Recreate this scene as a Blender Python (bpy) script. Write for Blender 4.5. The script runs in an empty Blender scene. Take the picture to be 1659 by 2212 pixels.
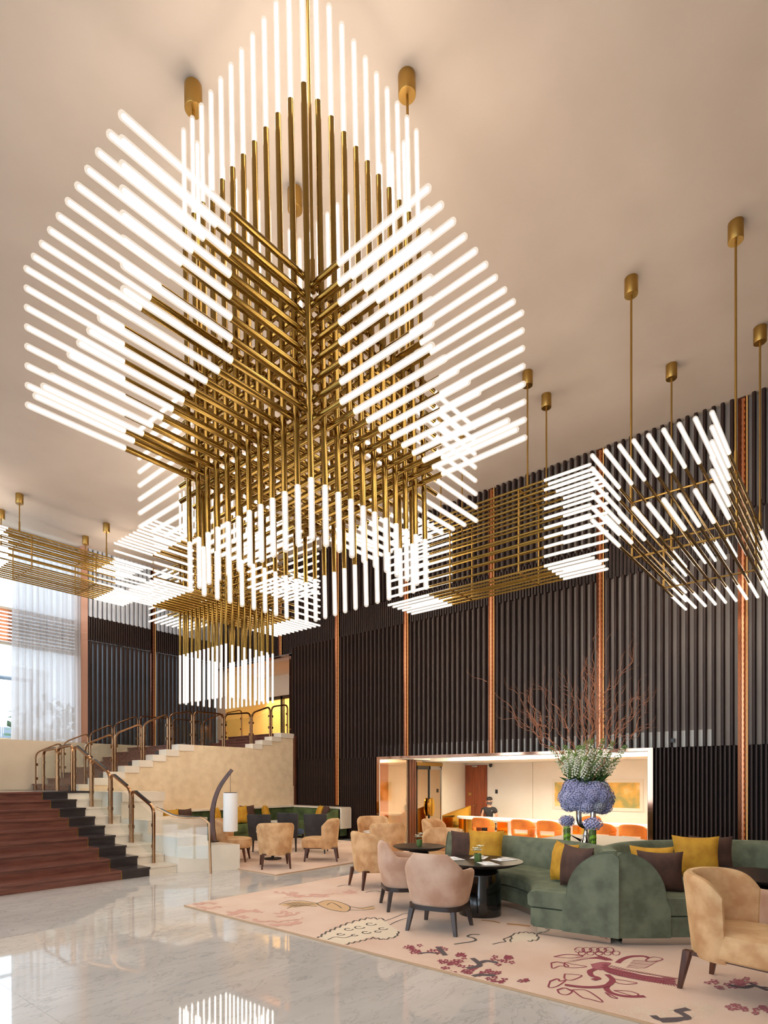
import bpy, math, random
from mathutils import Vector, Matrix, noise
R = math.radians
scene = bpy.context.scene
col = scene.collection
random.seed(7)

# ---------------------------------------------------------------- camera, world, light, exposure
YAW = .85816; FPX = 1256.8; CX = 782.7; CY = 1684.8; EYE = 1.6
cd = bpy.data.cameras.new('camera'); cam = bpy.data.objects.new('camera', cd); col.objects.link(cam)
cd.sensor_fit = 'HORIZONTAL'; cd.sensor_width = 36; cd.lens = FPX*36/1659
cd.shift_x = (829.5-CX)/1659; cd.shift_y = (CY-1106)/1659
cam.location = (0, 0, EYE); cam.rotation_euler = (R(90), 0, -YAW)
cd.clip_end = 200
scene.camera = cam
w = bpy.data.worlds.new('world'); scene.world = w; w.use_nodes = True
bg = w.node_tree.nodes['Background']; bg.inputs[0].default_value = (.72, .87, 1.0, 1); bg.inputs[1].default_value = 4.2
vs = scene.view_settings
vs.view_transform = 'Standard'; vs.look = 'None'; vs.gamma = 1; vs.use_curve_mapping = False
vs.exposure = 0.32
cy = scene.cycles
cy.use_denoising = True; cy.max_bounces = 9; cy.diffuse_bounces = 4; cy.glossy_bounces = 5
cy.transparent_max_bounces = 48; cy.transmission_bounces = 4
cy.filter_width = 1.15; cy.sample_clamp_indirect = 6; cy.caustics_reflective = False; cy.caustics_refractive = False
TUBE_E = 19.0

W, H, L = 11.73, 8.144, 16.6     # right wall x, ceiling z, back wall y

def floor_at(u, v, z=0.0):        # a point of the floor plan from a bearing and dip seen from the eye
    F = Vector((math.sin(YAW), math.cos(YAW), 0)); Rr = Vector((math.cos(YAW), -math.sin(YAW), 0))
    d = F + Rr*((u-CX)/FPX) - Vector((0, 0, 1))*((v-CY)/FPX)
    return Vector((0, 0, EYE)) + d*((z-EYE)/d.z)

# ---------------------------------------------------------------- materials
M = {}
def lin(c): return tuple(((x/255)/12.92 if x/255 <= .04045 else ((x/255+.055)/1.055)**2.4) for x in c)+(1,)
def mat(name, rgb, rough=.5, metal=0, sheen=0, coat=0, spec=None):
    m = bpy.data.materials.new(name); m.use_nodes = True
    b = m.node_tree.nodes['Principled BSDF']
    b.inputs['Base Color'].default_value = lin(rgb); b.inputs['Roughness'].default_value = rough
    b.inputs['Metallic'].default_value = metal
    if sheen: b.inputs['Sheen Weight'].default_value = sheen; b.inputs['Sheen Roughness'].default_value = .4; b.inputs['Sheen Tint'].default_value = lin([min(255, x*1.25) for x in rgb])
    if coat: b.inputs['Coat Weight'].default_value = coat; b.inputs['Coat Roughness'].default_value = .08
    if spec is not None: b.inputs['Specular IOR Level'].default_value = spec
    M[name] = m; return m
def nd(m, t): return m.node_tree.nodes.new(t)
def lk(m, a, b): m.node_tree.links.new(a, b)
def noisy(name, c1, c2, scale=4, rough=.6, detail=6, stretch=(1, 1, 1), bump=0, bscale=60, lo=.35, hi=.65, world=False, **k):
    m = mat(name, c1, rough, **k); b = m.node_tree.nodes['Principled BSDF']
    tc = nd(m, 'ShaderNodeTexCoord'); mp = nd(m, 'ShaderNodeMapping'); mp.inputs['Scale'].default_value = stretch
    if world:
        g = nd(m, 'ShaderNodeNewGeometry'); lk(m, g.outputs['Position'], mp.inputs['Vector'])
    else: lk(m, tc.outputs['Object'], mp.inputs['Vector'])
    n = nd(m, 'ShaderNodeTexNoise'); n.inputs['Scale'].default_value = scale; n.inputs['Detail'].default_value = detail
    lk(m, mp.outputs[0], n.inputs['Vector'])
    cr = nd(m, 'ShaderNodeValToRGB'); e = cr.color_ramp.elements
    e[0].position = lo; e[0].color = lin(c1); e[1].position = hi; e[1].color = lin(c2)
    lk(m, n.outputs['Fac'], cr.inputs[0]); lk(m, cr.outputs[0], b.inputs['Base Color'])
    if bump:
        n2 = nd(m, 'ShaderNodeTexNoise'); n2.inputs['Scale'].default_value = bscale; n2.inputs['Detail'].default_value = 3
        lk(m, mp.outputs[0], n2.inputs['Vector'])
        bp = nd(m, 'ShaderNodeBump'); bp.inputs['Strength'].default_value = bump; bp.inputs['Distance'].default_value = .01
        lk(m, n2.outputs['Fac'], bp.inputs['Height']); lk(m, bp.outputs[0], b.inputs['Normal'])
    return m
def emit(name, rgb, s):
    m = bpy.data.materials.new(name); m.use_nodes = True; t = m.node_tree; t.nodes.clear()
    e = t.nodes.new('ShaderNodeEmission'); o = t.nodes.new('ShaderNodeOutputMaterial')
    e.inputs[0].default_value = lin(rgb); e.inputs[1].default_value = s; t.links.new(e.outputs[0], o.inputs[0]); M[name] = m
def clear(name, tint, gloss=.05, rough=.02, extra=None):
    m = bpy.data.materials.new(name); m.use_nodes = True; t = m.node_tree; t.nodes.clear()
    a = t.nodes.new('ShaderNodeBsdfTransparent'); a.inputs[0].default_value = tint+(1,)
    g = t.nodes.new('ShaderNodeBsdfGlossy'); g.inputs['Roughness'].default_value = rough
    mx = t.nodes.new('ShaderNodeMixShader'); o = t.nodes.new('ShaderNodeOutputMaterial')
    mx.inputs[0].default_value = gloss
    t.links.new(a.outputs[0], mx.inputs[1]); t.links.new(g.outputs[0], mx.inputs[2]); t.links.new(mx.outputs[0], o.inputs[0]); M[name] = m

emit('tube', (255, 241, 224), TUBE_E)
def shell_mat():
    m = bpy.data.materials.new('tube_shell'); m.use_nodes = True; t = m.node_tree; t.nodes.clear()
    a = t.nodes.new('ShaderNodeBsdfTransparent'); e = t.nodes.new('ShaderNodeEmission'); e.inputs[0].default_value = lin((255, 240, 222)); e.inputs[1].default_value = .85
    mx = t.nodes.new('ShaderNodeMixShader'); mx.inputs[0].default_value = .5; o = t.nodes.new('ShaderNodeOutputMaterial')
    t.links.new(a.outputs[0], mx.inputs[1]); t.links.new(e.outputs[0], mx.inputs[2]); t.links.new(mx.outputs[0], o.inputs[0]); M['tube_shell'] = m
shell_mat()
emit('cove', (255, 236, 206), 24)
emit('led', (255, 190, 112), 1.3)
emit('downlight', (255, 225, 180), 14)
noisy('plaster', (184, 167, 151), (189, 172, 156), 1.5, .75)
mat('brass', (152, 122, 62), .22, 1); mat('brass_satin', (172, 136, 74), .36, 1)
mat('bronze', (158, 118, 84), .22, 1); mat('black_rail', (38, 36, 38), .18, 0)
mat('copper', (208, 142, 106), .32, 1); mat('rose_mirror', (196, 150, 126), .06, 1); mat('gold', (226, 178, 74), .16, 1)
mat('dark_copper', (112, 66, 44), .25, 1); mat('chrome', (200, 198, 196), .1, 1)
noisy('slat', (54, 34, 27), (34, 22, 18), 3, .5, stretch=(14, 14, .6), spec=.35)
mat('slat_dark', (40, 29, 26), .6)
noisy('backing', (176, 162, 150), (164, 150, 139), 1, .7)
mat('daylit_slat', (186, 190, 198), .45)  # upper back slats: window daylight put into a paler grey
mat('backing_dark', (34, 27, 25), .8)
noisy('ivory_wall', (248, 240, 226), (242, 232, 216), 1, .4)
noisy('walnut', (96, 55, 36), (70, 38, 26), 4, .35, stretch=(9, 9, .8)); 
noisy('tread_wood', (132, 80, 64), (104, 60, 50), 2.2, .22, stretch=(1, 7, 9), coat=.3)
noisy('black_wood', (58, 50, 50), (44, 38, 39), 2.5, .3, stretch=(1, 7, 9), coat=.25)
noisy('white_marble', (240, 228, 210), (228, 214, 194), 1.6, .22)
noisy('cream_marble', (240, 218, 186), (232, 208, 174), 1.1, .35)
noisy('rough_stone', (240, 216, 180), (228, 202, 164), 5, .85, bump=1.0, bscale=16)
noisy('ebony', (36, 29, 27), (25, 20, 20), 3, .34, stretch=(1, 8, 1), spec=.3)
mat('black_lacquer', (16, 14, 15), .12, coat=.6)
noisy('grey_wood', (78, 66, 62), (58, 48, 45), 4, .4, stretch=(9, 9, .8))
mat('dark_leg', (44, 33, 30), .35)
def velvet(name, a, b, sc=5): return noisy(name, a, b, sc, .75, 5, bump=.12, bscale=180, lo=.36, hi=.64, sheen=.5)
velvet('velvet_gold', (222, 180, 132), (194, 144, 96), 7); velvet('velvet_dusty', (208, 176, 154), (182, 142, 118), 3.5)
velvet('velvet_green', (112, 119, 96), (84, 91, 72), 6); velvet('velvet_olive', (92, 108, 62), (64, 78, 44), 4)
mat('piping_green', (84, 92, 74), .8); velvet('mustard', (206, 154, 42), (186, 132, 30), 9); velvet('brown_linen', (82, 54, 42), (66, 42, 34), 9)
velvet('charcoal', (62, 58, 58), (50, 47, 48), 6); velvet('blue_seat', (52, 74, 108), (40, 58, 88), 6)
velvet('orange_velvet', (212, 122, 40), (190, 102, 30), 4); velvet('taupe', (172, 156, 150), (150, 134, 128), 4)
mat('linen_shade', (250, 248, 246), .8); mat('paper', (240, 238, 236), .7); mat('marble_top', (232, 224, 214), .2)
noisy('rug', (240, 212, 191), (230, 195, 171), 1.3, .95, 8, bump=.35, bscale=420, sheen=.2)
mat('rug_edge', (196, 160, 126), .95)
for n_, c_ in dict(ink=(96, 90, 82), maroon=(150, 70, 82), plum=(176, 104, 112), blush=(220, 172, 154), ivory=(238, 222, 198), bark=(100, 88, 90), tan=(222, 184, 140), ochre=(196, 142, 92)).items(): mat('print_'+n_, c_, .95)
clear('glass', (.97, .985, .98)); clear('window_glass', (.96, .98, 1))
mat('green_glass', (96, 122, 62), .08, coat=.5)
mat('hydrangea_a', (182, 182, 214), .8); mat('hydrangea_b', (166, 166, 202), .8); mat('hydrangea_c', (188, 188, 198), .8); mat('hydrangea_d', (192, 188, 224), .8)
mat('hydrangea_core', (132, 132, 158), .9); mat('petal_white', (236, 236, 214), .7); mat('leaf', (56, 88, 36), .5); mat('leaf_pale', (120, 146, 76), .6); mat('stem_green', (78, 96, 44), .6)
mat('twig', (176, 112, 78), .6); mat('vase_leaf', (150, 200, 40), .4)
mat('skin', (196, 146, 118), .55); mat('polo', (30, 29, 32), .8); mat('hair', (26, 22, 22), .6); mat('trouser', (40, 40, 46), .8); mat('mask', (60, 56, 60), .8)
noisy('door_wood', (150, 72, 36), (122, 56, 28), 2.5, .35, stretch=(9, 9, .7))
mat('frame_white', (236, 226, 208), .5); mat('soffit_white', (244, 238, 228), .7)
mat('facade', (214, 214, 210), .8); mat('facade_joint', (170, 172, 172), .9); mat('awning', (96, 104, 112), .6)
noisy('foliage', (74, 112, 62), (40, 74, 40), 6, .7)
mat('desk_white', (246, 238, 226), .35); mat('device_black', (22, 22, 24), .4)
noisy('tinted_mirror', (196, 170, 140), (196, 170, 140), 1, .05, metal=1)

def marble_floor():
    m = mat('floor_marble', (206, 204, 202), .035, spec=.6); b = m.node_tree.nodes['Principled BSDF']
    g = nd(m, 'ShaderNodeNewGeometry'); mp = nd(m, 'ShaderNodeMapping')
    mp.inputs['Rotation'].default_value = (0, 0, R(38)); mp.inputs['Scale'].default_value = (.55, 1.5, 1)
    lk(m, g.outputs['Position'], mp.inputs[0])
    n = nd(m, 'ShaderNodeTexNoise'); n.inputs['Scale'].default_value = .9; n.inputs['Detail'].default_value = 8; n.inputs['Roughness'].default_value = .62
    lk(m, mp.outputs[0], n.inputs['Vector'])
    cr = nd(m, 'ShaderNodeValToRGB'); e = cr.color_ramp.elements
    e[0].position = .3; e[0].color = lin((196, 191, 186)); e[1].position = .7; e[1].color = lin((222, 217, 211)); lk(m, n.outputs['Fac'], cr.inputs[0])
    n2 = nd(m, 'ShaderNodeTexNoise'); n2.inputs['Scale'].default_value = 3.2; n2.inputs['Detail'].default_value = 9; n2.inputs['Roughness'].default_value = .66; n2.inputs['Distortion'].default_value = .7
    lk(m, mp.outputs[0], n2.inputs['Vector'])
    v = nd(m, 'ShaderNodeValToRGB'); v.color_ramp.elements[0].position = .485; v.color_ramp.elements[0].color = (0, 0, 0, 1)
    v.color_ramp.elements[1].position = .515; v.color_ramp.elements[1].color = (0, 0, 0, 1)
    x = v.color_ramp.elements.new(.5); x.color = (1, 1, 1, 1); lk(m, n2.outputs['Fac'], v.inputs[0])
    n3 = nd(m, 'ShaderNodeTexNoise'); n3.inputs['Scale'].default_value = 1.1; lk(m, mp.outputs[0], n3.inputs['Vector'])
    mu = nd(m, 'ShaderNodeMath'); mu.operation = 'MULTIPLY'; lk(m, v.outputs[0], mu.inputs[0]); lk(m, n3.outputs['Fac'], mu.inputs[1])
    mx = nd(m, 'ShaderNodeMixRGB'); mx.inputs[2].default_value = lin((150, 145, 141)); lk(m, mu.outputs[0], mx.inputs[0]); lk(m, cr.outputs[0], mx.inputs[1])
    lk(m, mx.outputs[0], b.inputs['Base Color'])
marble_floor()
def painting_mat():
    m = mat('painting', (220, 180, 90), .6); b = m.node_tree.nodes['Principled BSDF']
    tc = nd(m, 'ShaderNodeTexCoord'); n = nd(m, 'ShaderNodeTexNoise'); n.inputs['Scale'].default_value = 2.2; n.inputs['Detail'].default_value = 9
    lk(m, tc.outputs['Object'], n.inputs['Vector']); cr = nd(m, 'ShaderNodeValToRGB'); e = cr.color_ramp.elements
    e[0].position = .36; e[0].color = lin((150, 146, 84)); e[1].position = .66; e[1].color = lin((250, 226, 170))
    k = e.new(.5); k.color = lin((222, 172, 78)); lk(m, n.outputs['Fac'], cr.inputs[0]); lk(m, cr.outputs[0], b.inputs['Base Color'])
painting_mat()
def sheer_mat():
    m = bpy.data.materials.new('sheer'); m.use_nodes = True; t = m.node_tree; t.nodes.clear()
    a = t.nodes.new('ShaderNodeBsdfTransparent'); a.inputs[0].default_value = (1, 1, 1, 1)
    d = t.nodes.new('ShaderNodeBsdfDiffuse'); d.inputs[0].default_value = lin((214, 204, 198))
    tr = t.nodes.new('ShaderNodeBsdfTranslucent'); tr.inputs[0].default_value = lin((192, 183, 180))
    m1 = t.nodes.new('ShaderNodeMixShader'); m1.inputs[0].default_value = .55; t.links.new(d.outputs[0], m1.inputs[1]); t.links.new(tr.outputs[0], m1.inputs[2])
    m2 = t.nodes.new('ShaderNodeMixShader'); m2.inputs[0].default_value = .94; t.links.new(a.outputs[0], m2.inputs[1]); t.links.new(m1.outputs[0], m2.inputs[2])
    o = t.nodes.new('ShaderNodeOutputMaterial'); t.links.new(m2.outputs[0], o.inputs[0]); M['sheer'] = m
sheer_mat()

# ---------------------------------------------------------------- mesh helpers
def mesh(name, v, f, mats, smooth=True, ang=40, mi=None):
    me = bpy.data.meshes.new(name); me.from_pydata([tuple(p) for p in v], [], [tuple(q) for q in f])
    for q in (mats if isinstance(mats, (list, tuple)) else [mats]): me.materials.append(M[q])
    if mi:
        for p, i in zip(me.polygons, mi): p.material_index = i
    if smooth:
        me.shade_smooth(); me.set_sharp_from_angle(angle=R(ang))
    me.update(); return me
def put(name, me, parent=None, loc=(0, 0, 0), rot=None):
    o = bpy.data.objects.new(name, me); col.objects.link(o); o.parent = parent; o.location = loc
    if rot is not None: o.rotation_euler = rot
    return o
def tag(o, label=None, cat=None, group=None, kind=None):
    for k, v in (('label', label), ('category', cat), ('group', group), ('kind', kind)):
        if v: o[k] = v
    return o
def thing(name, label, cat, loc=(0, 0, 0), rz=0, group=None, kind=None):
    o = bpy.data.objects.new(name, None); col.objects.link(o); o.location = loc; o.rotation_euler = (0, 0, rz); o.empty_display_size = .1
    return tag(o, label, cat, group, kind)
def copy_tree(o, parent=None):
    c = o.copy(); col.objects.link(c); c.parent = parent
    for ch in list(o.children): copy_tree(ch, c)
    return c
class MB:
    def __init__(s): s.v = []; s.f = []; s.mi = []; s.cur = 0
    def add(s, vs, fs):
        o = len(s.v); s.v += [Vector(p) for p in vs]; s.f += [[i+o for i in q] for q in fs]; s.mi += [s.cur]*len(fs); return s
    def box(s, x0, x1, y0, y1, z0, z1):
        return s.add([(x0, y0, z0), (x1, y0, z0), (x1, y1, z0), (x0, y1, z0), (x0, y0, z1), (x1, y0, z1), (x1, y1, z1), (x0, y1, z1)],
                     [(0, 3, 2, 1), (4, 5, 6, 7), (0, 1, 5, 4), (1, 2, 6, 5), (2, 3, 7, 6), (3, 0, 4, 7)])
    def loft(s, rings, closed=True, cap0=True, cap1=True):
        n = len(rings[0]); vs = [p for r in rings for p in r]; fs = []
        for i in range(len(rings)-1):
            for j in range(n if closed else n-1):
                a = i*n+j; b = i*n+(j+1) % n; fs.append((a, b, b+n, a+n))
        if cap0: fs.append(tuple(range(n-1, -1, -1)))
        if cap1: fs.append(tuple(range((len(rings)-1)*n, len(rings)*n)))
        return s.add(vs, fs)
    def lathe(s, prof, c=(0, 0, 0), n=24, sx=1, sy=1):
        return s.loft([[(c[0]+sx*r*math.cos(2*math.pi*k/n), c[1]+sy*r*math.sin(2*math.pi*k/n), c[2]+z) for k in range(n)] for r, z in prof])
    def prism(s, poly, z0, z1): return s.loft([[(x, y, z0) for x, y in poly], [(x, y, z1) for x, y in poly]])
    def tube(s, path, r=.02, n=8, section=None, up=None, cap=True):
        path = [Vector(p) for p in path]; rings = []; T0 = None; N = None
        for i, p in enumerate(path):
            T = (path[min(i+1, len(path)-1)]-path[max(i-1, 0)]).normalized()
            if N is None:
                a = Vector(up) if up else (Vector((0, 0, 1)) if abs(T.z) < .9 else Vector((1, 0, 0)))
                N = (a-T*a.dot(T)).normalized()
            else:
                if up: a = Vector(up); N2 = a-T*a.dot(T); N = N2.normalized() if N2.length > .05 else (N-T*N.dot(T)).normalized()
                else: N = (N-T*N.dot(T)).normalized()
            B = T.cross(N); rr = r[i] if isinstance(r, (list, tuple)) else r
            sec = section or [(math.cos(2*math.pi*k/n), math.sin(2*math.pi*k/n)) for k in range(n)]
            rings.append([p+N*(a*rr)+B*(b*rr) for a, b in sec])
        return s.loft(rings, cap0=cap, cap1=cap)
    def mesh(s, name, mats, smooth=True, ang=40): return mesh(name, s.v, s.f, mats, smooth, ang, s.mi if isinstance(mats, (list, tuple)) and len(mats) > 1 else None)
    def put(s, name, mats, parent=None, loc=(0, 0, 0), rot=None, smooth=True, ang=40): return put(name, s.mesh(name, mats, smooth, ang), parent, loc, rot)
def struct(name, mb, m, parent=None, smooth=False, label=None):
    o = mb.put(name, m, parent, smooth=smooth)
    if parent is None: tag(o, label, None, None, 'structure')
    return o
def bez(pts, n=8):     # Catmull-Rom through points
    P = [Vector(p) for p in pts]; P = [P[0]*2-P[1]]+P+[P[-1]*2-P[-2]]; out = []
    for i in range(1, len(P)-2):
        for k in range(n):
            t = k/n; a, b, c, d = P[i-1:i+3]
            out.append(.5*((2*b)+(c-a)*t+(2*a-5*b+4*c-d)*t*t+(3*b-a-3*c+d)*t**3))
    return out+[P[-2]]
def rounded(path, rad, n=5):      # polyline with filleted corners
    P = [Vector(p) for p in path]; out = [P[0]]
    for i in range(1, len(P)-1):
        a = (P[i-1]-P[i]); b = (P[i+1]-P[i]); r = min(rad, a.length*.49, b.length*.49)
        p0 = P[i]+a.normalized()*r; p1 = P[i]+b.normalized()*r
        for k in range(n+1):
            t = k/n; out.append(p0*(1-t)**2+P[i]*2*t*(1-t)+p1*t*t)
    return out+[P[-1]]
SQ = [(.8, -.55), (.8, .55), (.55, .8), (-.55, .8), (-.8, .55), (-.8, -.55), (-.55, -.8), (.55, -.8)]
BOXSEC = [(1, -1), (1, 1), (-1, 1), (-1, -1)]

# ---------------------------------------------------------------- room shell
fl = struct('floor', MB().box(-9, W+.2, -5, L+.4, -.3, -.003), 'floor_marble')
slab = MB().box(.0008, .9492, .0008, 1.8992, -.003, 0).mesh('marble_slab', 'floor_marble', False)
for i in range(11):
    for j in range(6):
        put('marble_slab', slab, fl, (-2.2+.95*i, -1.0+1.9*j-(.95 if i % 2 else 0), 0))
struct('ceiling', MB().box(-9, W+.3, -5, L+.4, H, H+.25), 'plaster')

wr = MB()
wr.box(W+.13, W+.35, -5, 12.98, 2.2, H); wr.box(W+.13, W+.35, 12.98, L+.3, 5.35, H)
wr.cur = 1
wr.box(W+.13, W+.35, -5, 3.0, -.3, 2.2); wr.box(W+.13, W+.35, 9.6, 12.98, -.3, 2.2); wr.box(W+.13, W+.35, 12.98, L+.3, -.3, 2.92)
wall_r = struct('wall_right', wr, ['backing', 'backing_dark'])
def slat_mesh(name, w, d, h, along='y', m='slat'):
    a, b = w/2, d/2
    sec = [(a, -b*.7), (a, b*.8), (a*.5, b), (-a*.5, b), (-a, b*.8), (-a, -b*.7), (-a*.6, -b), (a*.6, -b)]
    if along == 'y': ring = lambda z: [(q, p, z) for p, q in sec]
    else: ring = lambda z: [(-p, q, z) for p, q in sec]
    return MB().loft([ring(0), ring(h)]).mesh(name, m, True, 35)
S0, DS = 1.577, 2.3796
Z1, Z2, Z3 = 2.2, 5.54, 6.22
ms = slat_mesh('slat', .056, .11, Z2-Z1); us = slat_mesh('slat', .056, .11, H-Z3); lo_ = slat_mesh('slat', .04, .09, Z1)
band = MB()
for i in range(-1, 7):
    for j in range(16):
        y = S0+DS*i+.09+(j+.5)*(DS-.18)/16
        if y < .25 or y > L-.05: continue
        put('slat', us, wall_r, (W+.045, y, Z3))
        if y < 12.95: put('slat', ms, wall_r, (W+.045, y, Z1))
        for k in (0, 1):
            yy = y+(k-.5)*.068
            zb = Z2 if yy < 12.95 else 5.4
            a, b = .02, .045
            band.box(W+.045, W+.11, yy-a, yy+a, zb, Z3+.1*(k))
            if yy < 2.95 or 9.68 < yy < 12.72: put('slat', lo_, wall_r, (W+.07, yy, 0))
bo = band.put('slat_band', 'slat', wall_r, smooth=False); bo['kind'] = 'stuff'

def copper_strip(x, y, z0, z1, axis, label):
    t = thing('copper_light_strip', label, 'wall light', (x, y, z0), 0 if axis == 'y' else R(90), 'copper light strips between the slat bays')
    h = z1-z0; b = MB(); n = int(h/.05)
    for k in range(n):
        z = k*.05; s = .032 if k % 2 else .026
        b.loft([[(.0, -s, z), (.0, s, z), (-.03, s*.5, z), (-.03, -s*.5, z)], [(.0, -s, z+.05), (.0, s, z+.05), (-.03, s*.5, z+.05), (-.03, -s*.5, z+.05)]], cap0=k == 0, cap1=k == n-1)
    b.put('copper_mesh', 'copper', t, smooth=False)
    MB().box(.0, .06, -.075, .075, 0, h).put('mirror_channel', 'dark_copper', t, smooth=False)
    d = MB().box(-.004, .0, -.062, -.054, 0, h)
    d.put('led_line', 'led', t, smooth=False)
strip_lab = ['nearest to the frame edge, right of the flowers', 'directly above the flower arrangement', 'second left of the flowers', 'above the bronze-framed glass doors', 'full height beside the green banquette', 'above the upper stair opening']
for i, z0 in enumerate((0, Z1, Z1, Z1, .9, 5.4)):
    copper_strip(W+.03, S0+DS*i, z0, H-.01, 'y', 'glowing copper strip in the slat wall, '+strip_lab[i])

# back wall: slat screen right of the curtain, window to the left
wb = MB()
wb.box(-9, W+.3, L+.25, L+.5, -.3, 2.6); wb.box(7.25, W+.3, L+.13, L+.4, Z2+.1, H); wb.box(-9, 7.25, L+.25, L+.5, 8.0, H); wb.box(W-.02, W+.3, L+.0, L+.4, 0, H); wb.box(-9, -6, L+.25, L+.5, 0, H)
wall_b = struct('wall_back', wb, 'backing')
bms = slat_mesh('slat', .098, .13, Z2-2.45, 'x'); bus = slat_mesh('slat', .10, .13, H-Z3, 'x', 'daylit_slat')
bbs = slat_mesh('slat', .045, .08, Z3-Z2, 'x')
for i in range(2):
    for j in range(16):
        x = 7.0+DS*i+.09+(j+.5)*(DS-.18)/16
        if x < 7.4 or x > W-.06: continue
        put('slat', bms, wall_b, (x, L+.05, 2.45)); put('slat', bus, wall_b, (x, L+.05, Z3))
        for k in (0, 1): put('slat', bbs, wall_b, (x+(k-.5)*.068, L+.03, Z2+.02))
mat('rose_panel', (186, 140, 118), .4); struct('trim_8', MB().box(7.16, 7.35, L-.02, L+.4, 2.5, H-.001), 'rose_panel')
copper_strip(7.0+DS, L+.02, 2.5, H-.01, 'x', 'dim copper strip in the slat screen behind the stairs')
struct('wall_base_back', MB().box(-9, W+.1, 15.3, L+.25, -.3, 2.56), 'cream_marble')
# hidden sides of the hall
struct('wall_front', MB().box(-9, W+.3, -5.3, -5, -.3, H), 'plaster')
wl = MB(); wl.box(-9.3, -9, -5.3, L+.4, -.3, .4); wl.box(-9.3, -9, -5.3, L+.4, 7.2, H)
for y in (-5.3, -.4, 4.6, 9.6, 14.6): wl.box(-9.3, -9, y, y+.8, .4, 7.2)
struct('wall_left', wl, 'plaster')
# windows
def window(name, x0, x1, z0, z1, y, cols, trans, axis='x'):
    t = thing(name, None, None, (0, 0, 0), kind='structure')
    def bx(mb, a0, a1, b0, b1, z0, z1):
        return mb.box(a0, a1, b0, b1, z0, z1) if axis == 'x' else mb.box(b0, b1, a0, a1, z0, z1)
    f = MB(); n = cols
    for k in range(n+1):
        a = x0+(x1-x0)*k/n; bx(f, a-.04, a+.04, y-.05, y+.05, z0, z1)
    for z in [z0, z1]+trans: bx(f, x0, x1, y-.05, y+.05, z-.04, z+.04)
    f.put('window_frame', 'frame_white', t, smooth=False)
    zs = [z0]+trans+[z1]
    for k in range(n):
        for q in range(len(zs)-1):
            a = x0+(x1-x0)*k/n; b = x0+(x1-x0)*(k+1)/n
            bx(MB(), a+.04, b-.04, y-.006, y+.006, zs[q]+.04, zs[q+1]-.04).put('pane', 'window_glass', t, smooth=False)
    return t
w1 = window('window_1', -6, 7.2, 2.65, 7.98, L+.3, 5, [5.15, 6.05])
lv = MB()
for k in range(9): lv.box(-6, 7.2, L+.18, L+.24, 5.2+.095*k, 5.2+.095*k+.05)
lv.put('louvre', 'copper', w1, smooth=False)
window('window_2', 7.36, W-.06, 2.6, 5.6, L+.3, 4, [])
for k, y in enumerate((.4, 5.4, 10.4)): window('window_%d' % (k+3), y-.0, y+4.2, .4, 7.2, -9.1, 3, [4.2], 'y')
def portal(loc, rot, sx, sy):
    l = bpy.data.lights.new('daylight_portal', 'AREA'); l.shape = 'RECTANGLE'; l.size = sx; l.size_y = sy; l.cycles.is_portal = True
    o = bpy.data.objects.new('daylight_portal', l); col.objects.link(o); o.location = loc; o.rotation_euler = rot
portal((.6, L+.45, 5.3), (R(-90), 0, 0), 13.2, 5.4)
portal((9.5, L+.45, 4.1), (R(-90), 0, 0), 4.4, 3)
portal((-9.25, 7.5, 3.8), (0, R(-90), 0), 6.8, 14.6)

# reception alcove behind the right wall
AX = 16.0; SY = 9.54
struct('floor_alcove', MB().box(W+.2, AX+.2, 2.0, SY+.1, -.4, -.2), 'floor_marble')
ac = MB(); ac.box(W+.12, 12.9, 2.0, SY+.2, 2.2, 2.5); ac.box(13.7, AX+.2, 2.0, SY+.2, 2.12, 2.5); ac.box(12.9, 13.7, 2.0, SY+.2, 2.36, 2.5); ac.box(12.9, 13.7, 2.0, 3.0, 2.16, 2.36); ac.box(12.9, 13.7, 9.3, SY+.2, 2.16, 2.36)
struct('ceiling_alcove', ac, 'soffit_white')
cv = thing('cove_light', 'long warm cove light recessed in the alcove ceiling', 'light', (13.3, 6.15, 2.34)); MB().box(-.32, .32, -3.1, 2.2, -.03, .02).put('diffuser', 'cove', cv, smooth=False); MB().box(-.4, .4, -3.15, 3.15, .0201, .04).put('tray', 'soffit_white', cv, smooth=False)
wa = struct('wall_alcove_back', MB().box(AX+.03, AX+.25, 2.0, SY+.2, -.3, 2.3), 'ivory_wall')
pm = 'ivory_wall'
for a, b in ((8.74, 7.3), (7.28, 5.9), (5.88, 4.2), (4.18, 2.4)): MB().box(AX, AX+.03, b, a, -.2, 2.12).put('stone_panel', pm, wa, smooth=False)
ws = struct('wall_alcove_side', MB().box(W+.35, AX+.2, SY+.03, SY+.25, -.3, 2.3), 'cream_marble')
MB().box(14.66, AX, SY, SY+.03, -.2, 2.12).put('stone_panel', pm, ws, smooth=False)
mat('mirror_panel', (214, 188, 160), .08, .75); MB().box(W+.36, 12.95, SY, SY+.03, -.2, 2.2).put('mirror_panel', 'mirror_panel', ws, smooth=False)
for k in range(3): MB().box(12.97+.11*k, 13.055+.11*k, SY-.06, SY+.0, -.2, 2.2).put('timber_fin', 'walnut', ws, smooth=False)
struct('wall_alcove_end', MB().box(W+.35, AX+.2, 1.95, 2.1, -.3, 2.5), 'cream_marble')
fr = MB(); fr.box(W-.03, W+.36, 2.98, 9.62, 2.14, 2.2); fr.box(W-.03, W+.36, 2.98, 3.07, 0, 2.14); fr.box(W-.03, W+.36, 9.54, 9.62, 0, 2.14)
struct('trim_1', fr, 'rose_mirror')
fr = MB(); fr.box(W-.015, W+.0, 3.07, 9.54, 2.128, 2.14); fr.box(W-.015, W, 3.07, 3.082, 0, 2.13); fr.box(W-.015, W, 9.528, 9.54, 0, 2.13)
struct('trim_2', fr, 'frame_white')
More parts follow.
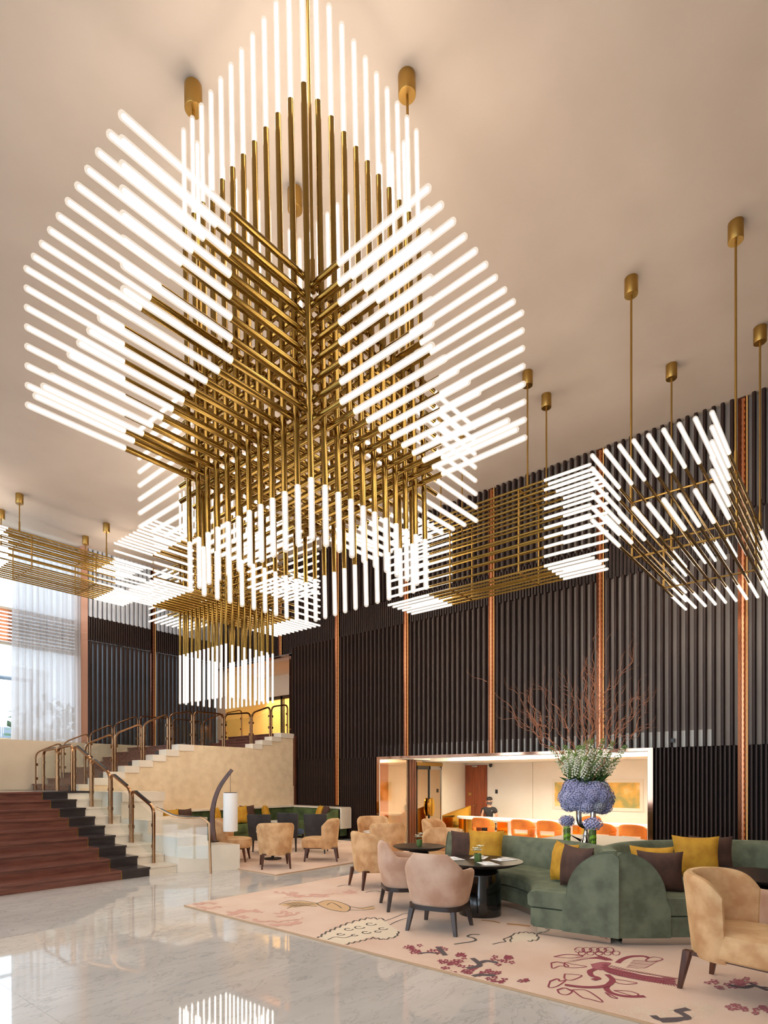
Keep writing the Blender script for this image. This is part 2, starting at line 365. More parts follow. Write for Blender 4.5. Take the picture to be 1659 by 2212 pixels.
d1 = thing('door_1', None, None, (AX-.02, 8.78, -.2), kind='structure')
MB().box(0, .05, 0, .74, 0, 2.26).put('leaf_panel', 'door_wood', d1, smooth=False)
MB().box(-.012, 0, .07, .3, .1, 2.15).put('inset_panel', 'door_wood', d1, smooth=False); MB().box(-.012, 0, .4, .67, .1, 2.15).put('inset_panel', 'door_wood', d1, smooth=False)
MB().box(-.02, 0, .52, .62, 1.32, 1.4).put('brass_plaque', 'brass_satin', d1, smooth=False); MB().tube([(-.03, .34, 1.0), (-.05, .34, 1.0), (-.05, .44, 1.0)], .01).put('handle', 'brass_satin', d1)
MB().box(-.03, .0, .3, .5, 2.2, 2.24).put('closer', 'chrome', d1, smooth=False)
d2 = thing('door_2', None, None, (13.3, SY, -.2), kind='structure')
for k in range(2):
    f = MB(); x = .02+.64*k
    f.box(x, x+.62, -.03, .02, 0, 2.2); f.put('glass_leaf', 'tinted_mirror', d2, smooth=False)
    g = MB(); g.box(x, x+.03, -.05, -.03, 0, 2.2); g.box(x+.59, x+.62, -.05, -.03, 0, 2.2); g.box(x, x+.62, -.05, -.03, 2.1, 2.2); g.put('leaf_frame', 'chrome' if k else 'device_black', d2, smooth=False)
    n = 18; s = 1 if k else -1
    b = MB().loft([[(.655+s*.02+s*.13*abs(math.sin(math.pi*q/n)), yy, 1.02-.26*math.cos(math.pi*q/n)) for q in range(n+1)] for yy in (-.12, -.08)]); b.put('pull_handle', 'gold', d2)
MB().box(0, 1.3, -.07, .0, 2.2, 2.3).put('head_frame', 'brass_satin', d2, smooth=False)
t = thing('wall_painting', 'wide gold and green landscape painting in a white frame in the alcove', 'painting', (AX-.005, 5.5, 1.2))
f = MB(); f.box(-.03, 0, -1.2, 1.2, -.42, .42); f.put('frame', 'frame_white', t, smooth=False); MB().box(-.036, -.03, -1.12, 1.12, -.33, .33).put('canvas', 'painting', t, smooth=False)
for k, y in enumerate((5.0, 6.0, 3.9)):
    d = thing('downlight', 'small recessed downlight in the alcove ceiling, '+['over the painting centre', 'over the left end of the painting', 'over the right end of the painting'][k], 'light', (15.55, y, 2.117), 0, 'downlights above the painting')
    MB().lathe([(.05, -.004), (.05, .0)]).put('lens', 'downlight', d); MB().lathe([(.07, -.003), (.07, .002)]).put('ring', 'frame_white', d)
t = thing('wall_switch', 'small black switch plate on the alcove wall beside the timber door', 'switch', (AX-.002, 8.45, 1.25)); MB().box(-.02, 0, -.035, .035, -.06, .06).put('plate', 'device_black', t, smooth=False)
t = thing('wall_camera', 'small dark dome camera under the alcove ceiling beside the door', 'camera', (AX-.1, 8.6, 2.04)); MB().lathe([(.01, -.06), (.04, -.04), (.05, 0), (.05, .05)], n=12).put('dome', 'device_black', t)
t = thing('wall_sensor', 'tiny black sensor box on the slat wall right of the flowers', 'sensor', (W-.03, 2.65, 2.32)); MB().box(0, .06, -.03, .03, -.035, .035).put('box', 'device_black', t, smooth=False)

# upper stair opening in the right wall
OZ = 2.96
struct('floor_upper', MB().box(W+.1, 15.5, 12.9, L+.3, OZ-.25, OZ), 'tread_wood')
struct('ceiling_upper', MB().box(W+.1, 15.5, 12.9, L+.3, 5.35, 5.6), 'soffit_white')
uw = MB(); uw.box(15.2, 15.5, 12.9, L+.3, OZ, 5.35); uw.box(W+.35, 15.5, 12.75, 12.98, OZ, 5.35); uw.box(W+.35, 15.5, L+.1, L+.3, OZ, 5.35)
mat('warm_panel', (246, 214, 132), .5); struct('wall_upper', uw, 'warm_panel')
uf = MB(); uf.box(13.9, 14.02, 12.98, 13.12, OZ, 5.0); uf.box(13.9, 14.02, 14.4, 14.5, OZ, 5.0); uf.box(13.9, 14.02, 15.8, 15.9, OZ, 5.0); uf.box(13.9, 14.02, 12.98, 16.6, 4.5, 4.62)
struct('trim_3', uf, 'black_wood')
uf = MB(); uf.box(13.85, 14.05, 12.98, 16.6, 4.62, 5.35); struct('trim_4', uf, 'frame_white')
uf = MB(); uf.box(W-.04, W+.36, 12.9, 12.98, OZ-.3, 5.35); uf.box(W-.04, W+.36, 12.9, L, 5.29, 5.35); struct('trim_5', uf, 'rose_mirror')
d = thing('ceiling_panel_light', 'warm light panel inside the upper stair opening', 'light', (14.7, 14.6, 5.33)); MB().box(-.25, .25, -1.4, 1.4, -.02, 0).put('diffuser', 'cove', d, smooth=False); MB().box(-.28, .28, -1.43, 1.43, .0, .02).put('tray', 'frame_white', d, smooth=False)

# ---------------------------------------------------------------- rod chandeliers
AXV = {'x': Vector((1, 0, 0)), 'y': Vector((0, 1, 0)), 'z': Vector((0, 0, 1))}
cache = {}
def rod_mesh(axis, length, r):
    k = ('r', axis, round(length, 4), r)
    if k not in cache:
        a = AXV[axis]*(length/2); cache[k] = MB().tube([-a, a], r, 14).mesh('brass_rod', 'brass')
    return cache[k]
def tube_mesh(axis, length, r, s):
    k = ('t', axis, round(length, 4), r, s)
    if k not in cache:
        a = AXV[axis]*s; pts = [a*0, a*(length-r*.9), a*(length-r*.35), a*length]
        mb = MB(); c = .54; mb.tube([a*.002, a*(length-r*1.2), a*(length-r*.8)], [r*c, r*c, r*c*.6], 10); mb.cur = 1
        mb.tube(pts, [r, r, r*.85, r*.4], 14); cache[k] = mb.mesh('light_tube', ['tube', 'tube_shell'])
    return cache[k]
def rod(parent, axis, off, j0, j1, o0, o1, r=.0238, rt=.0242):
    a = AXV[axis]; Lr = j1-j0
    o = put('brass_rod', rod_mesh(axis, Lr, r), parent, Vector(off)+a*((j0+j1)/2))
    put('light_tube', tube_mesh(axis, j0-o0, rt, -1), o, a*(-Lr/2)); put('light_tube', tube_mesh(axis, o1-j1, rt, 1), o, a*(Lr/2))
def ring(n, m): return [(i, k) for i in range(n) for k in range(m) if i in (0, n-1) or k in (0, m-1)]
def stem(parent, x, y, ztop, zbot):
    MB().lathe([(.078, -.22), (.082, -.215), (.082, 0)], (x, y, ztop), 24).put('ceiling_canopy', 'brass_satin', parent)
    MB().tube([(x, y, ztop-.2), (x, y, zbot)], .0135, 10).put('stem', 'brass_satin', parent)
    MB().tube([(x, y, zbot-.03), (x, y, zbot+.22)], .019, 10).put('coupler', 'brass_satin', parent)
P_, Q_ = .14585, .1448
def big(label, nx, ny, N, zA, zB, V, A, B, rotv, stems, pz):
    piv = Vector((N[0]+(nx-1)*P_/2, N[1]+(ny-1)*P_/2, pz))
    t = thing('rod_chandelier', label, 'chandelier', piv)
    ang = Vector(rotv).length
    if ang > 0: t.rotation_euler = Matrix.Rotation(ang, 3, Vector(rotv)).to_euler()
    d = Vector((N[0], N[1], 0))-piv
    for j, i in ring(nx, ny): rod(t, 'z', d+Vector((j*P_, i*P_, 0)), *V)
    for i, k in ring(ny-1, 8): rod(t, 'x', d+Vector((0, (i+.5)*P_, zA+k*Q_)), *A)
    for j, k in ring(nx-1, 8): rod(t, 'y', d+Vector(((j+.5)*P_, 0, zB+k*Q_)), *B)
    mx, my, z1 = stems
    for sx in (-1, 1):
        for sy in (-1, 1): stem(t, sx*mx, sy*my, H-pz+(.0 if ang == 0 else -sy*my*rotv[0]*-1)-.001, z1-pz)
    return t
# V/A/B: brass start, brass end, tube tip low side, tube tip high side
big('huge foreground brass chandelier of crossing rods with glowing white tube ends', 11, 12, (3.002, 3.183), 4.370, 4.296,
    (3.803, 6.766, 3.340, 7.676), (-.646, 1.767, -1.402, 2.561), (-.2518, 1.86, -1.054, 2.66), (-.02514, -.00109, -.00553), (.64, .77, 5.3), 7.509)
big('second large brass rod chandelier hanging low over the stairs, behind the foreground one', 9, 12, (6.768, 9.323), 5.114, 5.20,
    (4.225, 6.75, 3.194, 7.65), (-.672, 1.0+.84, -1.47, 1.8+.84), (-.585, 2.2, -1.44, 3.01), (0, 0, 0), (.45, .7, 6.2), 5.6)
def beam(label, axis, org, n, m, p, q, on, jn, jf, of, stems):
    t = thing('beam_chandelier', label, 'chandelier', org, 0, 'long box-shaped rod chandeliers')
    for i, k in ring(n, m):
        rod(t, axis, (0, i*p, k*q) if axis == 'x' else (i*p, 0, k*q), jn, jf, on, of, .0185, .0245)
    wd = (n-1)*p; ht = (m-1)*q
    for s in (jn+(jf-jn)*.2, jn+(jf-jn)*.8):
        for c in ([(0, 0), (0, ht)], [(wd, 0), (wd, ht)], [(0, 0), (wd, 0)], [(0, ht), (wd, ht)]):
            pts = [((s, a, z) if axis == 'x' else (a, s, z)) for a, z in c]
            MB().tube(pts, .014, 8).put('cross_bar', 'brass_satin', t)
    for x, y in stems: stem(t, x-org[0], y-org[1], H-org[2]-.001, ht+.01)
    return t
beam('box-shaped brass rod chandelier nearest the right edge of the frame', 'x', (7.586, 1.146, 4.51), 9, 6, .14585, .1447, -.9925, -.028, 2.607, 3.5526,
     [(8.04, 2.31), (8.04, 1.15), (10.13, 2.31), (10.13, 1.15)])
k = 1.05
beam('tall narrow box-shaped brass rod chandelier in front of the slat wall', 'y', (8.354*k, 3.4978*k, 1.6+3.1925*k), 6, 10, .1458*k, .1423*k, -.5652*k, .1271*k, 2.1903*k, 3.1088*k,
     [(8.8, 4.1), (9.53, 4.1), (8.8, 5.75), (9.53, 5.75)])
k = 1.036
beam('box-shaped brass rod chandelier in front of the sheer curtain', 'x', (2.634*k, 14.144*k, 1.6+4.756*k), 9, 6, .1458*k, .1467*k, 1.09*k, 1.913*k, 4.314*k, 5.139*k,
     [(4.95, 14.66), (4.95, 15.86), (6.97, 15.86), (6.97, 14.66)])

# ---------------------------------------------------------------- staircase
st = thing('staircase', 'broad staircase with dark timber treads and pale marble edges', 'staircase', (0, 0, 0))
RZ, TD, Y1 = .152, .4, 9.03
for k in range(1, 10):
    y = Y1+TD*(k-1); z = RZ*k; ye = y+TD if k < 9 else 15.28
    xr = 5.46 if k == 9 else 5.02
    MB().box(-4, 4.53, y, y+.03, z-RZ, z-.035).put('riser_board', 'tread_wood', st, smooth=False)
    MB().box(4.545, 5.02, y, y+.03, z-RZ, z-.035).put('dark_riser', 'black_wood', st, smooth=False)
    MB().box(4.53, 4.545, y-.003, y+.028, z-RZ, z-.035).put('brass_inlay', 'brass_satin', st, smooth=False)
    MB().box(-4, 4.53, y-.03, ye, z-.035, z).put('tread_board', 'tread_wood', st, smooth=False)
    MB().box(4.53, xr, y-.03, ye, z-.035, z).put('dark_tread', 'black_wood', st, smooth=False)
    m = MB(); m.box(5.02, 5.52, y, y+TD+.02 if k < 9 else 12.78, 0 if k == 1 else z-RZ-.01, z-.03); m.box(5.02, 5.52, y-.02, y+TD if k < 9 else 12.78, z-.03, z); m.put('marble_step', 'white_marble', st, smooth=False)
    MB().box(-4, 5.0, y+.03, 15.28, z-RZ, z-.036).put('carcass', 'backing_dark', st, smooth=False)
RZ2, TX, X2, YN = .139, .345, 5.46, 12.78
zl = RZ*9; prof = []
for k in range(1, 9):
    x = X2+TX*(k-1); z = zl+RZ2*k; xe = x+TX if k < 8 else 10.15
    MB().box(x, x+.03, YN+.5, 15.28, z-RZ2, z-.03).put('riser_board', 'tread_wood', st, smooth=False); MB().box(x, x+.03, YN+.3, YN+.5, z-RZ2, z-.03).put('dark_riser', 'black_wood', st, smooth=False)
    MB().box(x-.03, xe, YN+.3, 15.28, z-.03, z).put('tread_board', 'tread_wood', st, smooth=False)
    xw = x+TX if k < 8 else x+.42
    MB().box(x-.01, xw, YN-.025, YN+.3, z-RZ2-.02, z).put('marble_step', 'white_marble', st, smooth=False)
z2 = zl+RZ2*8
for k in range(1, 5):
    x = 10.15+TX*(k-1); z = z2+.12*k
    MB().box(x, x+.03, YN+.3, 15.28, z-.12, z-.03).put('riser_board', 'tread_wood', st, smooth=False); MB().box(x-.03, x+TX if k < 4 else W+.2, YN+.3, 15.28, z-.03, z).put('tread_board', 'tread_wood', st, smooth=False)
    MB().box(x-.01, x+TX if k < 4 else W-.05, YN-.025, YN+.3, z-.14, z).put('marble_step', 'white_marble', st, smooth=False)
# textured stone flank of the upper flights
poly = [(5.5, 0), (W, 0)]
up = [(W, z2+.48-.14)]+[(10.15+TX*3, z2+.34), (10.15+TX*3, z2+.22), (10.15+TX*2, z2+.22), (10.15+TX*2, z2+.1), (10.15+TX, z2+.1), (10.15+TX, z2-.02), (10.15, z2-.02)]
up += [(10.15, z2), (X2+TX*7+.42, z2), (X2+TX*7+.42, z2-.159)]
for k in range(8, 0, -1):
    z = zl+RZ2*k-.159; up.append((X2+TX*(k-1), z)); up.append((X2+TX*(k-1), z-RZ2 if k > 1 else z-.02))
prof = up
ws2 = MB(); p2 = [(W, 1.42)]+prof+[(5.5, 1.34)]
ws2.loft([[(x, YN, z) for x, z in p2], [(x, YN+.28, z) for x, z in p2]])
ws2.box(5.5, W, YN-.03, YN+.28, 0, 1.42)
ws2.put('stone_flank', 'rough_stone', st, smooth=False)
struct('trim_6', MB().box(W-.07, W-.005, YN-.08, YN+.2, .85, 2.9), 'walnut')
# marble blocks stepping down beside the first flight
bl = thing('marble_plinth', 'stepped white marble blocks beside the foot of the stairs', 'plinth', (5.52, 8.96, 0))
def pr(poly, z0, z1): return MB().prism([(x-5.52, y-8.96) for x, y in poly], z0, z1)
pr([(5.525, 8.97), (6.44, 8.46), (6.44, 9.5), (5.525, 9.5)], 0, .45).put('low_block', 'white_marble', bl, smooth=False)
pr([(5.525, 9.0), (6.13, 9.0), (6.13, 10.0), (5.525, 10.0)], .45, .6).put('middle_block', 'white_marble', bl, smooth=False)
pr([(5.525, 9.5), (6.44, 9.5), (6.44, 10.0), (5.525, 10.0)], 0, .45).put('base_block', 'white_marble', bl, smooth=False)
pr([(5.525, 10.0), (6.81, 10.0), (6.81, 11.0), (5.525, 11.0)], 0, .85).put('upper_block', 'white_marble', bl, smooth=False)
pr([(5.525, 11.0), (6.42, 11.0), (6.42, 12.74), (5.525, 12.74)], 0, 1.17).put('end_block', 'white_marble', bl, smooth=False)
pr([(5.525, 10.96), (6.44, 10.96), (6.44, 12.74), (5.525, 12.74)], 1.17, 1.36).put('cap_slab', 'white_marble', bl, smooth=False)

# railings: inverted-U bronze frames with clear panes
def railing(label, pts, base, top, grip=False, r=.024, group='stair railings'):
    t = thing('stair_railing', label, 'railing', (pts[0][0], pts[0][1], base[0]), 0, group)
    o = Vector((pts[0][0], pts[0][1], base[0]))
    for i in range(len(pts)-1):
        a = Vector((*pts[i], base[i]))-o; b = Vector((*pts[i+1], base[i+1]))-o
        d = (b-a); d.z = 0; d.normalize(); a1 = a+d*.03; b1 = b-d*.03
        ta = Vector((a1.x, a1.y, top[i]-o.z)); tb = Vector((b1.x, b1.y, top[i+1]-o.z))
        slope = (top[i+1]-top[i])
        lowt = ta-Vector((0, 0, .0)); hight = tb
        side = d.cross(Vector((0, 0, 1)))
        fr = MB().tube(rounded([a1, lowt, hight, b1], .14, 6), r, section=SQ, up=side).put('frame', 'bronze', t)
        if grip:
            g0 = ta+(tb-ta)*.17; g1 = ta+(tb-ta)*.83; n_ = Vector((0, 0, r*.95))
            MB().tube([g0+n_, g1+n_], .02, section=[(1.1, -.35), (1.1, .35), (-1.1, .35), (-1.1, -.35)], up=side).put('handrail_grip', 'black_rail', fr)
        for s, q in ((a1, 1), (b1, -1)):
            for h in (.3, .68):
                c = s+Vector((0, 0, (top[i]-base[i])*h)) + d*(.035*q); MB().box(c.x-.016, c.x+.016, c.y-.016, c.y+.016, c.z-.03, c.z+.03).put('clamp', 'bronze', fr, smooth=False)
        pa = a1+d*.05; pb = b1-d*.05; e = side*.006; lo0, lo1 = Vector((0, 0, .1)), Vector((0, 0, .1)); h0 = Vector((0, 0, ta.z-a1.z-.14)); h1 = Vector((0, 0, tb.z-b1.z-.14))
        MB().loft([[pa-e+lo0, pb-e+lo1, pb-e+h1, pa-e+h0], [pa+e+lo0, pb+e+lo1, pb+e+h1, pa+e+h0]]).put('glass_pane', 'glass', t, smooth=False)
    return t
zf = [RZ*1, RZ*3, RZ*5, RZ*7, RZ*9]
railing('bronze and glass railing with black grip climbing the first flight', [(5.3, 9.36), (5.3, 10.17), (5.3, 10.98), (5.3, 11.79), (5.3, 12.6)], zf, [z+.97 for z in zf], True, .03)
railing('level bronze and glass railing across the stair landing', [(5.3, 12.66), (5.3, 13.45), (5.3, 14.24)], [zl]*3, [zl+.97, zl+.93, zl+.9], True, .03)
xs = [5.62, 6.3, 6.99, 7.67, 8.35, 9.28, 10.19, 10.89, 11.56]; zs = [1.51, 1.79, 2.07, 2.35, 2.48, 2.48, 2.60, 2.84, 2.96]
railing('bronze and glass railing along the near side of the upper flights', [(x, YN+.1) for x in xs], zs, [z+.86 for z in zs], False, .026)
xs = [5.42, 6.07, 6.73, 7.37, 8.08, 9.1, 10.1, 10.9, 11.6]; zs = [1.37, 1.65, 1.93, 2.2, 2.48, 2.48, 2.48, 2.8, 2.96]
railing('thin bronze and glass railing along the far side of the upper flights', [(x, 15.1) for x in xs], zs, [z+.88 for z in zs], False, .02)
t = thing('stair_railing', 'curved bronze rail and glass sweeping from the bottom post to the floor', 'railing', (5.83, 8.46, 0), 0, 'stair railings')
o_ = Vector((5.83, 8.46, 0))
pth = [Vector(p)-o_ for p in ((5.3, 9.33, .16), (5.3, 9.31, 1.12), (5.33, 9.2, 1.08), (5.45, 8.98, .98), (5.6, 8.75, .95), (5.74, 8.58, .95), (5.81, 8.48, .86), (5.83, 8.46, 0))]
MB().tube([pth[1]]+bez(pth[2:7], 6)+[pth[7]], .022, section=SQ, up=(.75, .66, 0)).put('frame', 'bronze', t)
gp = [pth[1]]+bez(pth[2:6], 6); MB().tube([p+Vector((0, 0, .022)) for p in gp[1:-1]], .02, section=[(1.1, -.35), (1.1, .35), (-1.1, .35), (-1.1, -.35)], up=(.75, .66, 0)).put('handrail_grip', 'black_rail', t)
c = (pth[2]*.15+pth[7]*.85); g = [Vector((5.35, 9.2, 0))-o_, Vector((5.6, 8.75, 0))-o_, Vector((5.8, 8.5, 0))-o_]
for k in range(2):
    a, b = g[k], g[k+1]; e = Vector((.006, .004, 0))
    MB().loft([[a-e+Vector((0, 0, .3 if k == 0 else .25)), b-e+Vector((0, 0, .25)), b-e+Vector((0, 0, .84)), a-e+Vector((0, 0, .92 if k == 0 else .84))], [a+e+Vector((0, 0, .3 if k == 0 else .25)), b+e+Vector((0, 0, .25)), b+e+Vector((0, 0, .84)), a+e+Vector((0, 0, .92 if k == 0 else .84))]]).put('glass_pane', 'glass', t, smooth=False)

# ---------------------------------------------------------------- seating
def superell(t, a, b, n):
    c, s = math.cos(t), math.sin(t)
    return (a*math.copysign(abs(c)**(2/n), c), b*math.copysign(abs(s)**(2/n), s))
def pad(mb, a, b, n, z0, z1, cx=0, rnd=.03, dome=.015, seg=40):
    rings = []
    for z, ins in ((z0, rnd*.6), (z0+rnd*.4, .1*rnd), (z0+rnd, 0), (z1-rnd, 0), (z1-rnd*.35, rnd*.25), (z1, rnd), (z1+dome*.6, rnd*3), (z1+dome, a*.5)):
        rings.append([(cx+x, y, z) for x, y in (superell(2*math.pi*k/seg, a-ins, b-ins, n) for k in range(seg))])
    return mb.loft(rings)
def shell(mb, plan, ts, z0, hf, thick, flare, lean=None):
    """upholstered wrap: plan(t)->outer (x,y) at the top, narrowing towards z0 by flare"""
    rings = []; n = len(ts)
    for i, t in enumerate(ts):
        p = Vector(plan(t)); q = Vector(plan(t+.01))-Vector(plan(t-.01)); nrm = Vector((q.y, -q.x)).normalized()
        if nrm.dot(p) < 0: nrm = -nrm
        e = min(1, min(i, n-1-i)/2.0); th = thick*(.35+.65*math.sqrt(e)) if e < 1 else thick
        h = hf(t); mid = p-nrm*thick/2; sec = []
        def at(off, z):
            s = 1-flare*(1-(z-z0)/(h-z0))
            if lean: s = 1-flare*(1-min(1, (z-z0)/(lean-z0)))**1.4-.32*max(0, z-lean)
            b = mid*s+nrm*off*s; sec.append((b.x, b.y, z))
        hw = th/2; r = min(hw, .035)
        at(hw-.01, z0); at(hw, z0+.02); at(hw, z0+(h-z0)*.5); at(hw, h-r*1.6); at(hw*.86, h-r*.6); at(hw*.4, h); at(-hw*.4, h); at(-hw*.86, h-r*.6); at(-hw, h-r*1.6); at(-hw, z0+(h-z0)*.5); at(-hw, z0+.02); at(-hw+.01, z0)
        rings.append(sec)
    return mb.loft(rings)
def leg(mb, x, y, dx, dy, z1, w1, w2, rot=0):
    rr = []
    for z, w, f in ((0, w2, 1), (z1*.8, w1*.9, .2), (z1, w1, 0)):
        cxx, cyy = x+dx*f, y+dy*f
        rr.append([(cxx+w*a, cyy+w*b, z) for a, b in ((-1, -.8), (-.8, -1), (.8, -1), (1, -.8), (1, .8), (.8, 1), (-.8, 1), (-1, .8))])
    return mb.loft(rr)
def lin_t(a, b, n): return [a+(b-a)*i/(n-1) for i in range(n)]
PI = math.pi
protos = {}
def slipper(fabric='velvet_gold', h=.82):
    t = thing('slipper_chair', '', 'chair')
    m = MB(); pad(m, .315, .292, 3.6, .262, .445, .085, .035, .022); m.put('seat', fabric, t)
    m = MB(); WR = R(90)
    shell(m, lambda a: superell(a, .35, .35, 2.3), [PI+q for q in lin_t(-WR, WR, 41)], .24,
          lambda a: h-.025*abs((a-PI)/WR)**2-.11*abs((a-PI)/WR)**9, .085, .17)
    b = m.put('backrest', fabric, t); b.location.x = .0
    for sx in (-1, 1):
        for sy in (-1, 1):
            leg(MB(), sx*.255+(.03 if sx > 0 else .0), sy*.225, sx*.045, sy*.025, .272, .028, .014).put('leg', 'walnut', t)
    MB().box(-.25, .28, -.24, .24, .245, .27).put('seat_rail', 'walnut', t, smooth=False)
    return t
def tub(fabric='velvet_dusty'):
    t = thing('tub_armchair', '', 'chair')
    m = MB(); pad(m, .30, .27, 3.5, .3, .46, .03, .03, .02); m.put('seat', fabric, t)
    def hf(a):
        d = abs(a-PI)/R(1)
        return .82 if d < 29 else (.82-.16*(d-29)/39 if d < 68 else .66-.03*(d-68)/60)
    m = MB(); shell(m, lambda a: superell(a, .35, .355, 2.7), [PI+R(q) for q in (-126, -124, -118, -108, -95, -84, -76, -68, -60, -52, -44, -36, -29, -22, -11, 0, 11, 22, 29, 36, 44, 52, 60, 68, 76, 84, 95, 108, 118, 124, 126)], .275, hf, .085, .2, .66)
    m.put('backrest', fabric, t)
    MB().loft([[(x, y, z) for x, y in (superell(2*PI*k/32, .29, .295, 3.5) for k in range(32))] for z in (.235, .278)]).put('base_frame', 'dark_leg', t)
    for sx in (-1, 1):
        for sy in (-1, 1): leg(MB(), sx*.225, sy*.225, sx*.04, sy*.04, .24, .028, .018).put('leg', 'grey_wood', t)
    return t
def dining():
    t = thing('dining_chair', '', 'chair')
    m = MB(); pad(m, .25, .24, 4, .36, .47, .02, .03, .015); m.put('seat', 'blue_seat', t)
    rr = []
    for z, x, w in ((.3, -.2, .21), (.45, -.215, .225), (.7, -.245, .245), (.82, -.262, .25), (.845, -.266, .243), (.852, -.267, .22)):
        rr.append([(x-.04+.055*((2*k/10-1)**2), w*(2*k/10-1), z) for k in range(11)]+[(x+.015+.055*((2*k/10-1)**2), w*(2*k/10-1), z) for k in range(10, -1, -1)])
    MB().loft(rr).put('backrest', 'charcoal', t)
    for sx in (-1, 1):
        for sy in (-1, 1): leg(MB(), sx*.2, sy*.19, sx*.04, sy*.02, .365, .022, .013).put('leg', 'dark_leg', t)
    return t
def bucket():
    t = thing('bucket_chair', '', 'chair')
    m = MB(); pad(m, .26, .26, 3, .4, .48, .02, .03, .01); m.put('seat', 'orange_velvet', t)
    m = MB(); ts = [PI+q for q in lin_t(-R(105), R(105), 29)]
    shell(m, lambda a: superell(a, .285, .295, 2.3), ts, .61, lambda a: .86-.20*abs((a-PI)/R(105))**2.4, .045, .06); m.put('backrest', 'orange_velvet', t)
    m = MB(); shell(m, lambda a: superell(a, .272, .28, 2.3), ts, .40, lambda a: .50, .045, .1); m.put('lower_shell', 'orange_velvet', t)
    for s in (-1, 1):
        m = MB(); shell(m, lambda a: superell(a, .28, .29, 2.3), [PI+s*q for q in lin_t(R(42), R(100), 10)], .47, lambda a: .65, .044, .05); m.put('side_shell', 'orange_velvet', t)
    for sx in (-1, 1):
        for sy in (-1, 1): leg(MB(), sx*.18, sy*.18, sx*.06, sy*.04, .41, .018, .01).put('leg', 'dark_leg', t)
    return t
makers = dict(slipper=slipper, tub=tub, dining=dining, bucket=bucket)
def chair(kind, x, y, fx, fy, label, group, z=0, fabric=None, scale=1):
    key = (kind, fabric)
    if key not in protos:
        protos[key] = makers[kind](fabric) if fabric else makers[kind](); o = protos[key]
    else: o = copy_tree(protos[key])
    o.location = (x, y, z); o.rotation_euler = (0, 0, math.atan2(fy, fx)); tag(o, label, 'chair', group); o.scale = (scale,)*3
    return o
RT = .02
gs = 'velvet slipper chairs'
chair('slipper', 5.11, .69, -.22, -.97, 'gold velvet slipper chair nearest the right edge, beside the black table', gs, RT, None, 1.08)
chair('slipper', 6.66, 5.52, .88, -.42, 'gold velvet slipper chair at the rug corner, left of the tub armchairs', gs, RT)
chair('slipper', 8.46, 6.7, .7, .7, 'gold velvet slipper chair turned away, behind the table with the white flower', gs)
chair('slipper', 9.54, 7.95, -.75, -.6, 'gold velvet slipper chair facing the small marble table by the slat wall', gs)
chair('slipper', 9.75, 6.4, .15, -1, 'small far velvet slipper chair in front of the bronze-framed glass doors', gs)
chair('slipper', 6.97, 8.12, .6, .8, 'velvet slipper chair seen from behind on the smaller rug', gs, RT)
chair('slipper', 8.17, 8.1, -.65, .76, 'velvet slipper chair seen side-on, facing left on the smaller rug', gs, RT)
chair('slipper', 6.95, 9.42, .67, -.74, 'velvet slipper chair half hidden behind the curved lamp', gs, RT)
chair('tub', 5.25, 3.44, .97, .22, 'dusty pink tub armchair seen square from behind at the near table', 'tub armchairs', RT)
chair('tub', 5.84, 4.34, .75, -.66, 'dusty pink tub armchair turned right, between the slipper chair and near table', 'tub armchairs', RT)
chair('tub', 6.2, .46, .8, .6, 'pale tub armchair cut off by the right edge of the frame', 'tub armchairs', RT)
o = chair('slipper', 7.62, 5.0, -1, .05, 'broad tan velvet chair facing the viewer behind the second round table', gs, RT); o.scale = (1, 1.08, 1)
chair('slipper', 9.5, .5, -.6, .75, 'velvet chair back just showing at the right edge above the table', gs)
for (x, y, fx, fy, lb) in ((8.05, 9.85, .75, .66, 'charcoal high-back chair nearest the lamp, facing the green banquette'), (8.85, 9.75, .9, .4, 'middle charcoal high-back chair facing the green banquette'), (8.95, 9.05, .8, .6, 'charcoal high-back chair behind the side-on slipper chair')):
    chair('dining', x, y, fx, fy, lb, 'charcoal chairs at the banquette', RT)
for u_, yy, xx, lb in ((0, 7.32, 13.2, 'orange bucket chair in front of the seated clerk'), (1, 6.28, 13.25, 'left orange bucket chair of the pair left of the flowers'), (2, 5.62, 13.25, 'right orange bucket chair of the pair left of the flowers'), (3, 4.42, 13.3, 'orange bucket chair half hidden right of the flower vases'), (4, 3.76, 13.25, 'orange bucket chair at the right end of the alcove')):
    chair('bucket', xx, yy, 1, .05, lb, 'orange chairs in the alcove', -.2)
chair('bucket', 15.2, 5.4, -1, 0, 'orange bucket chair behind the alcove desk, below the painting', 'orange chairs in the alcove', -.2)

